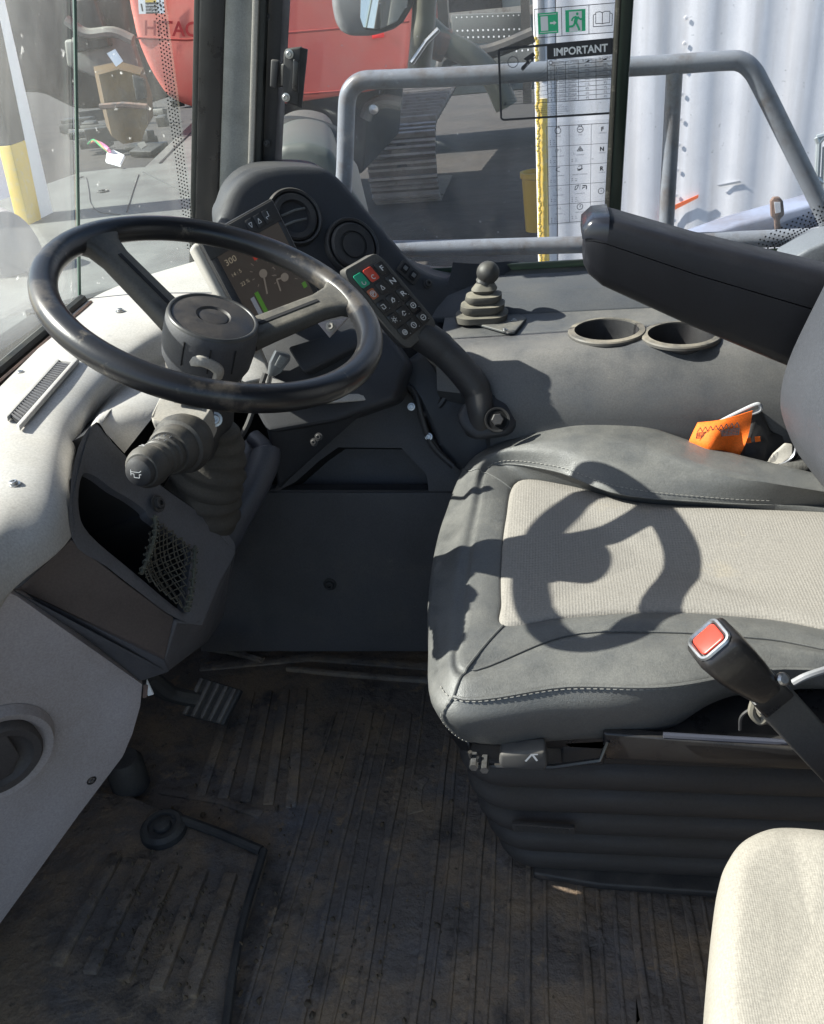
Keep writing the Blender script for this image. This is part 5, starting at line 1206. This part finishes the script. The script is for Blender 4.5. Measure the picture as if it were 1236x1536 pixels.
ct.rotation_euler = (0, 0, TH)

# tipper beam with latch
bm_ = thing('steel_beam', 'grey blue steel beam sloping up to the right with rusty clasp', 'beam', P(1100, 400, y=2.6))
slab('beam', [P(900, 412, y=2.6), P(1000, 372, y=2.6), P(1100, 338, y=2.6), P(1220, 305, y=2.6), P(1330, 275, y=2.6), P(1330, 320, y=2.6), P(1210, 345, y=2.6), P(1120, 374, y=2.6), P(1000, 410, y=2.6), P(900, 440, y=2.6)], (0, .12, 0), m_blue, bm_, .01)
slab('clasp', [P(1156, 302, y=2.57), P(1161, 296, y=2.57), P(1170, 296, y=2.57), P(1175, 302, y=2.57), P(1177, 322, y=2.57), P(1170, 330, y=2.57), P(1174, 360, y=2.57), P(1164, 362, y=2.57), P(1162, 330, y=2.57), P(1157, 325, y=2.57)], (0, .015, 0), m_rust, bm_, .003)
mk('clasp_hole', prism([P(1161, 303, y=2.568), P(1170, 303, y=2.568), P(1171, 318, y=2.568), P(1163, 320, y=2.568)], (0, -.002, 0)), m_cont, bm_, 0)
ib = thing('wire_cage', 'galvanised wire cage edge beside the container at the right', 'cage', P(1230, 330, y=3.6))
for l in ([(1222, 330), (1228, 215), (1240, 200)], [(1232, 340), (1238, 220)], [(1225, 206), (1236, 203), (1270, 205)], [(1218, 262), (1236, 275), (1260, 290)], [(1228, 215), (1225, 206)]):
    mk('bar', tube([P(a, b, y=3.6) for a, b in l], .010, 8), mat('galvanised', (.40, .44, .46), .4, metal=.5), ib)

# yellow bin
c = P(806, 345, z=ZG)
o = thing('yellow_bin', 'yellow plastic bin half hidden behind the container corner', 'bin', c)
hb = P(790, 258, y=c.y).z-ZG; kb_ = c.y/5.6
mk('tub', lathe([(.07*kb_, 0), (.085*kb_, hb-.06), (.095*kb_, hb-.05), (.095*kb_, hb), (.08*kb_, hb), (.08*kb_, hb-.04), (0, hb-.05)], c, (0, 0, 1), 24), mat('bin_yellow', (.50, .33, .04), .5), o)

# ================================================================ red excavator
YE = 8.0
ex = thing('red_excavator', 'large orange red excavator body with dark underside behind the glass', 'excavator', P(450, 300, y=YE+1))
ol = [(150, -420), (175, -120), (190, 0), (203, 60), (222, 105), (248, 146), (285, 163), (340, 164), (400, 160), (470, 151), (560, 137), (598, 126), (611, 100), (616, 40), (622, -60), (640, -420)]
mk('counterweight', prism([P(a, b, y=YE) for a, b in ol], (0, 2.4, 0), .10, 4), m_red, ex)
mk('panel_seam', tube([P(a, b, y=YE-.002) for a, b in ((205, 57), (280, 60), (400, 52), (520, 42), (614, 32))], .009, 6), mat('seam_dark_red', (.20, .02, .015), .6), ex)
mk('panel_seam', tube([P(a, b, y=YE-.002) for a, b in ((440, 142), (520, 136), (600, 122))], .008, 6), MATS['seam_dark_red'], ex)
q = Quad(P(206, 30, y=YE-.03), P(334, 34, y=YE-.03), P(334, 56, y=YE-.03), P(206, 52, y=YE-.03))
mk('lettering', text('HITACHI', q, .5, 1, 1, .004, bold=.02), m_letter, ex, 0)
q = Quad(P(207, -18, y=YE-.03), P(245, -18, y=YE-.03), P(248, 20, y=YE-.03), P(209, 21, y=YE-.03))
mk('warning_plate', q.flat([(0, 0), (1, 0), (1, 1), (0, 1)], .01), m_white_p, ex, 0)
mk('warning_print', join(q.flat([(.28, .55), (.74, .55), (.74, 1), (.28, 1)], .014), q.strip([(.12, .6), (.16, .9)], .03, .014), q.strip([(.80, .55), (.9, .75)], .03, .014)), m_ink, ex, 0)
mk('warning_band', q.flat([(.28, .3), (.70, .3), (.70, .55), (.28, .55)], .014), m_yellow, ex, 0)
mk('warning_text', join(text('WARNING', q, .5, .70, .08, .018), text('KEEP CLEAR', q, .5, .82, .07, .018), text('SWING AREA', q, .5, .94, .07, .018)), m_white_p, ex, 0)
q = Quad(P(558, 49, y=YE-.03), P(576, 47, y=YE-.03), P(577, 56, y=YE-.03), P(559, 58, y=YE-.03))
mk('red_reflector', q.rect(0, 0, 1, 1, 0, .02, .004), mat('reflector_red', (.75, .01, .01), .3), ex)
mk('undercarriage', prism([P(a, b, y=YE+.6) for a, b in ((300, 150), (585, 128), (552, 165), (545, 262), (420, 262), (300, 240))], (0, 2.4, 0), .05), m_grime, ex)
mk('idler_arm', tube(spline([P(548, 178, y=YE+.4), P(556, 160, y=YE+.4), P(578, 152, y=YE+.4), P(602, 156, y=YE+.4)], 5), .055, 10), m_bonnet, ex)
mk('idler_pin', lathe([(.04, 0), (.04, .06), (0, .07)], P(562, 163, y=YE+.3), (0, -1, 0), 12), m_metal, ex)
# track of separate shoes
yb = P(602, 311, z=ZG).y; zt_ = P(602, 190, y=yb).z; rr_ = (zt_-ZG)/2
xl, xr = P(555, 250, y=yb).x, P(652, 250, y=yb).x; xm, hw_ = (xl+xr)/2, (xr-xl)/2*1.06
tk = thing('excavator_track', 'worn steel crawler track with grouser shoes facing the cab', 'track', (xm, yb+rr_, ZG))
def trk(s):
    """distance along the belt -> (point, outward, forward); starts under the idler and climbs its front"""
    arc = math.pi*rr_
    if s < 0: return V((xm, yb+rr_-s, ZG)), V((0, 0, -1)), V((0, -1, 0))
    if s < arc:
        a = s/rr_; return V((xm, yb+rr_-rr_*math.sin(a), ZG+rr_-rr_*math.cos(a))), V((0, -math.sin(a), -math.cos(a))), V((0, -math.cos(a), math.sin(a)))
    d = s-arc; return V((xm+d*.02, yb+rr_+d, zt_+d*.06)), V((0, 0, 1)), V((0, 1, 0))
pitch = math.pi*rr_/6.5
for i in range(-6, 22):
    p, ow, fw = trk(i*pitch+.05); 
    h = pitch*.485; X_ = V((1, 0, 0))
    base = [p-X_*hw_-fw*h, p+X_*hw_-fw*h, p+X_*hw_+fw*h, p-X_*hw_+fw*h]
    parts_ = [prism([b-ow*.02 for b in base], ow*.03)]
    gr_ = []
    for o_, hh in ((-.9, .075), (0, .045), (.62, .045)):
        c_ = p+fw*h*o_; gr_.append(prism([c_-X_*hw_-fw*.014+ow*.008, c_+X_*hw_-fw*.014+ow*.008, c_+X_*hw_+fw*.014+ow*.008, c_-X_*hw_+fw*.014+ow*.008], ow*hh))
    sh = mk('track_shoe', join(*parts_), m_track, tk, 0); mk('grouser', join(*gr_), m_trackworn, sh, 0)
    if 0 <= i < 8:
        c_ = p+fw*h*.3+ow*.012; mk('mud_hole', prism([c_-X_*.07-fw*.02, c_+X_*.07-fw*.02, c_+X_*.05+fw*.02, c_-X_*.05+fw*.02], ow*.002), m_dark, sh, 0)
mk('idler_wheel', lathe([(rr_*.82, -hw_*.4), (rr_*.82, hw_*.4)], (xm, yb+rr_, ZG+rr_), (1, 0, 0), 28), m_grime, tk)

# grey green fender, dark tyre and hoses in front of the excavator
fd = thing('rear_fender', 'grey green rounded fender cover low behind the side window', 'fender', P(450, 270, y=2.7))
slab('cover', [P(395, 268, y=2.7), P(402, 232, y=2.7), P(425, 216, y=2.7), P(460, 213, y=2.7), P(500, 225, y=2.7), P(512, 262, y=2.7), P(560, 330, y=2.7), P(400, 340, y=2.7)], (-.2, .9, 0), mat('fender_green', (.07, .078, .066), .5, mott=[((.09, .095, .085), 3, .45, .7)]), fd, .06)
mk('hose', tube(spline([P(398, 205, y=3.3), P(430, 190, y=3.3), P(480, 196, y=3.3), P(520, 215, y=3.3)], 6), .035, 10), m_grime, fd)
dm = thing('dark_machine', 'dark oily machine chassis seen through the upper left corner pane', 'machine', P(120, 300, y=10))
mk('body', prism([P(a, b, y=10) for a, b in ((-500, -300), (178, -300), (190, 20), (205, 110), (218, 160), (110, 165), (60, 140), (-500, 120))], (0, 3, 0), .08), m_grime, dm)
mk('frame_plate', prism([P(a, b, y=9.8) for a, b in ((95, 60), (195, 50), (215, 115), (150, 120), (100, 100))], (0, .1, 0), .03), mat('plate_greygreen', (.17, .18, .16), .6, mott=[((.08, .085, .08), 2, .45, .65)]), dm)
mk('panel', prism([P(a, b, y=9.7) for a, b in ((105, 0), (140, -5), (165, 70), (112, 80))], (0, .1, 0), .02), m_grime, dm)
mk('pipe', tube(spline([P(100, 30, y=9.5), P(130, 50, y=9.5), P(170, 48, y=9.5), P(200, 60, y=9.5)], 5), .05, 8), MATS['plate_greygreen'], dm)
o = mk('bucket', loft([[P(a, b, y=6.6) for a, b in ((148, 112), (178, 104), (210, 112), (220, 150), (222, 185), (212, 212), (185, 216), (168, 205), (158, 160))], [P(a, b, y=7.6) for a, b in ((140, 100), (178, 92), (215, 102), (228, 140), (230, 175), (215, 200), (180, 204), (160, 190), (150, 150))]]), m_ochre)
bev = tag(o, 'rusty ochre excavator bucket standing on the dirt behind the corner pane', 'bucket')
mk('bucket_lip', tube([P(150, 160, y=6.55), P(185, 157, y=6.55), P(221, 160, y=6.55)], .02, 6), m_rust, o); mk('bucket_side_cutter', prism([P(a, b, y=6.55) for a, b in ((197, 112), (214, 118), (218, 148), (204, 152))], (0, .05, 0), .01), m_grime, o)
o = mk('paper_sheet', prism([P(160, 80, y=6.0), P(172, 74, y=6.0), P(184, 92, y=6.0), P(174, 100, y=6.0)], (0, .01, .0)), m_bluewhite); tag(o, 'pale blue sheet of paper stuck above the ochre bucket', 'paper')
o = mk('scrap_heap', join(*[box((P(random.uniform(112, 285), random.uniform(150, 235), z=ZG+.1)+V((0, 0, random.uniform(0, .3)))), (random.uniform(.2, .9), random.uniform(.1, .4), random.uniform(.08, .3)), Matrix.Rotation(random.uniform(-.6, .6), 3, 'Z') @ Matrix.Rotation(random.uniform(-.3, .3), 3, 'X'), .02) for i in range(26)]), m_grime); tag(o, 'dark heap of timber and scrap on the yard floor', 'scrap heap', kind='stuff')

# bonnet beyond the corner pane
bn = thing('bonnet', 'pale grey green machine bonnet with round cap outside the corner pane', 'bonnet', P(200, 330, z=.30))
zb = .33
mk('cover', prism([P(a, b, z=zb) for a, b in ((-60, 320), (118, 258), (172, 252), (215, 250), (292, 178), (420, 190), (420, 520), (-60, 560))], (0, 0, -.08), .02, 4), m_bonnet, bn)
mat('crease_dark', (.05, .052, .052), .7)
mk('recess_line', tube(spline([P(a, b, z=zb+.002) for a, b in ((116, 268), (128, 266), (133, 285), (136, 305), (150, 318), (180, 322))], 6), .0028, 6), MATS['crease_dark'], bn)
mk('crease', tube([P(a, b, z=zb+.002) for a, b in ((208, 262), (200, 285), (190, 318))], .003, 6), MATS['crease_dark'], bn)
mk('crease', tube([P(a, b, z=zb+.002) for a, b in ((215, 258), (250, 275), (292, 295))], .005, 6), MATS['crease_dark'], bn)
mk('crease', tube([P(a, b, z=zb+.002) for a, b in ((240, 245), (262, 222), (290, 196))], .007, 6), MATS['crease_dark'], bn)
c = P(155, 288, z=zb)
mk('cap', lathe([(.030, -.01), (.030, .004), (.024, .008), (.020, .004), (.012, .004), (.010, .012), (0, .012)], c, (0, 0, 1), 24), m_grime, bn)
cn_ = thing('wire_connector', 'white plug with pink and green wires lying on the bonnet', 'connector', P(172, 240, z=zb+.02))
mk('plug', prism([P(a, b, z=zb+.03) for a, b in ((160, 228), (170, 224), (187, 232), (180, 246), (158, 240))], (0, 0, -.02), .006), m_white_p, cn_)
for i, (cc2, ox) in enumerate((((.5, .1, .15), 0), ((.35, .12, .3), 3), ((.5, .2, .08), -3), ((.02, .25, .08), -6), ((.45, .1, .25), 6))):
    mk('wire', tube(spline([P(164+ox*.3, 228, z=zb+.04), P(156+ox, 220+ox*.3, z=zb+.07), P(146+ox, 212+ox*.4, z=zb+.06), P(138+ox, 214-ox*.3, z=zb+.03)], 5), .006, 6), mat('wire%d' % i, cc2, .5) if False else mat(('pink', 'purple', 'brown', 'green', 'rose')[i]+'_wire', cc2, .5), cn_)
o = mk('leaf_chip', prism([P(206, 215, z=zb+.01), P(216, 212, z=zb+.01), P(220, 218, z=zb+.01), P(212, 223, z=zb+.01)], (0, 0, -.006)), m_bonnet); tag(o, 'small pale stone chip lying on the grey bonnet', 'stone chip')

# pale panel and striped boom left of the windscreen
o = mk('truck_panel', prism([P(a, b, x=c) for a, b, c in ((-500, 40, -6.5), (-30, 30, -6.5), (8, 40, -6.5), (24, 120, -5.6), (60, 250, -4.4), (95, 420, -3.3), (150, 640, -2.6), (-500, 900, -2.2))], (-.05, 0, -.2), .02), m_bluewhite); tag(o, 'pale blue white truck panel outside the windscreen at the left edge', 'truck panel')
sb = thing('striped_bar', 'slanted bar with dark and yellow stripes and white edge outside the windscreen', 'bar', P(80, 340, x=-2.3))
XB = -2.3
slab('white_edge', [P(-20, -60, x=XB), P(-6, -60, x=XB), P(86, 345, x=XB), P(110, 470, x=XB), P(84, 470, x=XB), P(62, 345, x=XB)], (-.04, 0, 0), m_white_p, sb, .004)
slab('dark_stripe', [P(-30, -60, x=XB+.01), P(-18, -60, x=XB+.01), P(38, 210, x=XB+.01), P(16, 218, x=XB+.01), P(-24, 60, x=XB+.01)], (-.06, 0, 0), m_grime, sb, .004)
slab('yellow_stripe', [P(16, 218, x=XB+.01), P(38, 210, x=XB+.01), P(66, 345, x=XB+.01), P(92, 470, x=XB+.01), P(74, 470, x=XB+.01), P(46, 345, x=XB+.01)], (-.06, 0, 0), m_yellow, sb, .004)
o = mk('reflection_blob', lathe([(.02, .0), (.10, .02), (.13, .08), (.11, .14), (0, .16)], P(-4, 385, x=-2.0), (1, -.5, .2), 28, sx=.9, sy=1.3), m_white); tag(o, 'pale rounded shape added for a reflection in the windscreen above the wheel', 'reflection')  # solid added as a stand-in for a reflection in the windscreen
slab('bracket', [P(20, 400, x=-2.0), P(44, 420, x=-2.0), P(60, 470, x=-2.0), P(-60, 520, x=-2.0), P(-60, 430, x=-2.0)], (-.06, 0, 0), m_white, o, .01)  # pale lower part of the added reflection shape

# mirror
mr_ = thing('wing_mirror', 'grey wing mirror with bright glass hanging at the top edge outside', 'mirror', P(560, 40, y=2.3))
slab('shell', [P(498, -60, y=2.33), P(501, 10, y=2.33), P(508, 40, y=2.33), P(522, 54, y=2.33), P(560, 54, y=2.33), P(598, 42, y=2.33), P(618, 14, y=2.33), P(620, -60, y=2.33)], (-.02, .07, 0), mat('mirror_shell', (.15, .155, .16), .35), mr_, .02)
gp = [P(543, -60, y=2.315), P(543, 26, y=2.315), P(548, 40, y=2.315), P(572, 43, y=2.315), P(598, 31, y=2.315), P(613, 6, y=2.315), P(614, -60, y=2.315)]
for p in gp: p.y += (p.z-gp[0].z)*.16-.004
slab('rim', [p+V((0, .010, 0)) for p in [P(538, -60, y=2.315), P(538, 28, y=2.315), P(545, 45, y=2.315), P(574, 48, y=2.315), P(602, 35, y=2.315), P(618, 8, y=2.315), P(619, -60, y=2.315)]], (0, .02, 0), m_black, mr_, .004)
mm = bpy.data.materials.new('mirror_glass'); mm.use_nodes = True; b_ = mm.node_tree.nodes['Principled BSDF']; b_.inputs['Metallic'].default_value = 1; b_.inputs['Roughness'].default_value = .02; b_.inputs['Base Color'].default_value = (.95, .9, .8, 1)
mk('mirror_glass', prism(gp, (0, .003, 0)), mm, mr_, 0)
mk('arm', tube(spline([P(640, -60, y=2.35), P(636, 20, y=2.35), P(633, 60, y=2.35), P(628, 110, y=2.4)], 5), .028, 12), m_olive, mr_)
mk('stay', tube([P(618, 94, y=2.3), P(640, 62, y=2.3), P(658, 44, y=2.3)], .006, 8), m_metal, mr_)
hs_ = thing('hydraulic_hoses', 'dark olive hydraulic hoses crossing above the railing', 'hoses', P(710, 100, y=3.2))
mk('hose', tube(spline([P(640, 40, y=3.2), P(668, 64, y=3.2), P(705, 84, y=3.2), P(740, 118, y=3.2), P(760, 160, y=3.2)], 6), .038, 12), m_olive, hs_)
mk('hose', tube(spline([P(664, 118, y=3.3), P(666, 92, y=3.3), P(690, 84, y=3.3), P(740, 76, y=3.3), P(800, 52, y=3.3)], 6), .024, 10), m_black, hs_)
mk('fitting', lathe([(.05, -.05), (.05, .05)], P(648, 60, y=3.2), (1, .2, -.5), 12), m_rust, hs_)
ps_ = thing('perforated_step', 'dark perforated metal step with rows of bright holes painted as white discs', 'step', P(730, 110, y=6))
q = Quad(P(676, 22, y=6), P(784, 18, y=6), P(786, 64, y=6), P(679, 66, y=6))
mk('tread', q.rect(0, 0, 1, 1, -.06, 0, .01), mat('step_steel', (.09, .095, .09), .5), ps_)
ds_ = []
for r_, v in enumerate((.10, .55, .78)):
    for i in range(13): ds_.append(disc(q, .08+i*.072, v, .013 if r_ else .009, .004, 8))
mk('bright_hole_discs', join(*ds_), m_white_p, ps_, 0)['kind'] = 'stuff'  # white discs painted for bright ground seen through the holes
q2 = Quad(P(728, 76, y=5.6), P(800, 66, y=5.6), P(800, 92, y=5.6), P(728, 96, y=5.6))
mk('lower_tread', q2.rect(0, 0, 1, 1, -.04, 0, .01), MATS['step_steel'], ps_)
mk('lower_hole_discs', join(*[disc(q2, .05+i*.12, .3, .016, .004, 8) for i in range(8)]), m_white_p, ps_, 0)['kind'] = 'stuff'  # bright holes of the lower tread, painted as white discs too
mk('stringer', box(P(664, 0, y=6.1), (.06, .1, .9)), m_grime, ps_); mk('stringer', box(P(788, 10, y=5.9), (.05, .1, 1.0)), m_grime, ps_)
o = mk('site_cabin', box(P(720, -60, y=16)+V((0, 0, 1)), (5, 2, 5.5), bev=.05), mat('cabin_grey', (.30, .33, .31), .6, mott=[((.2, .22, .21), 1, .45, .65)])); tag(o, 'grey green site cabin far behind the perforated step', 'site cabin')
mk('cabin_window', box(P(700, -20, y=14.96), (1.0, .02, .8)), m_gloss, o)
mk('cabin_trim', box(P(720, 22, y=14.95), (5.02, .03, .12)), m_beige, o)
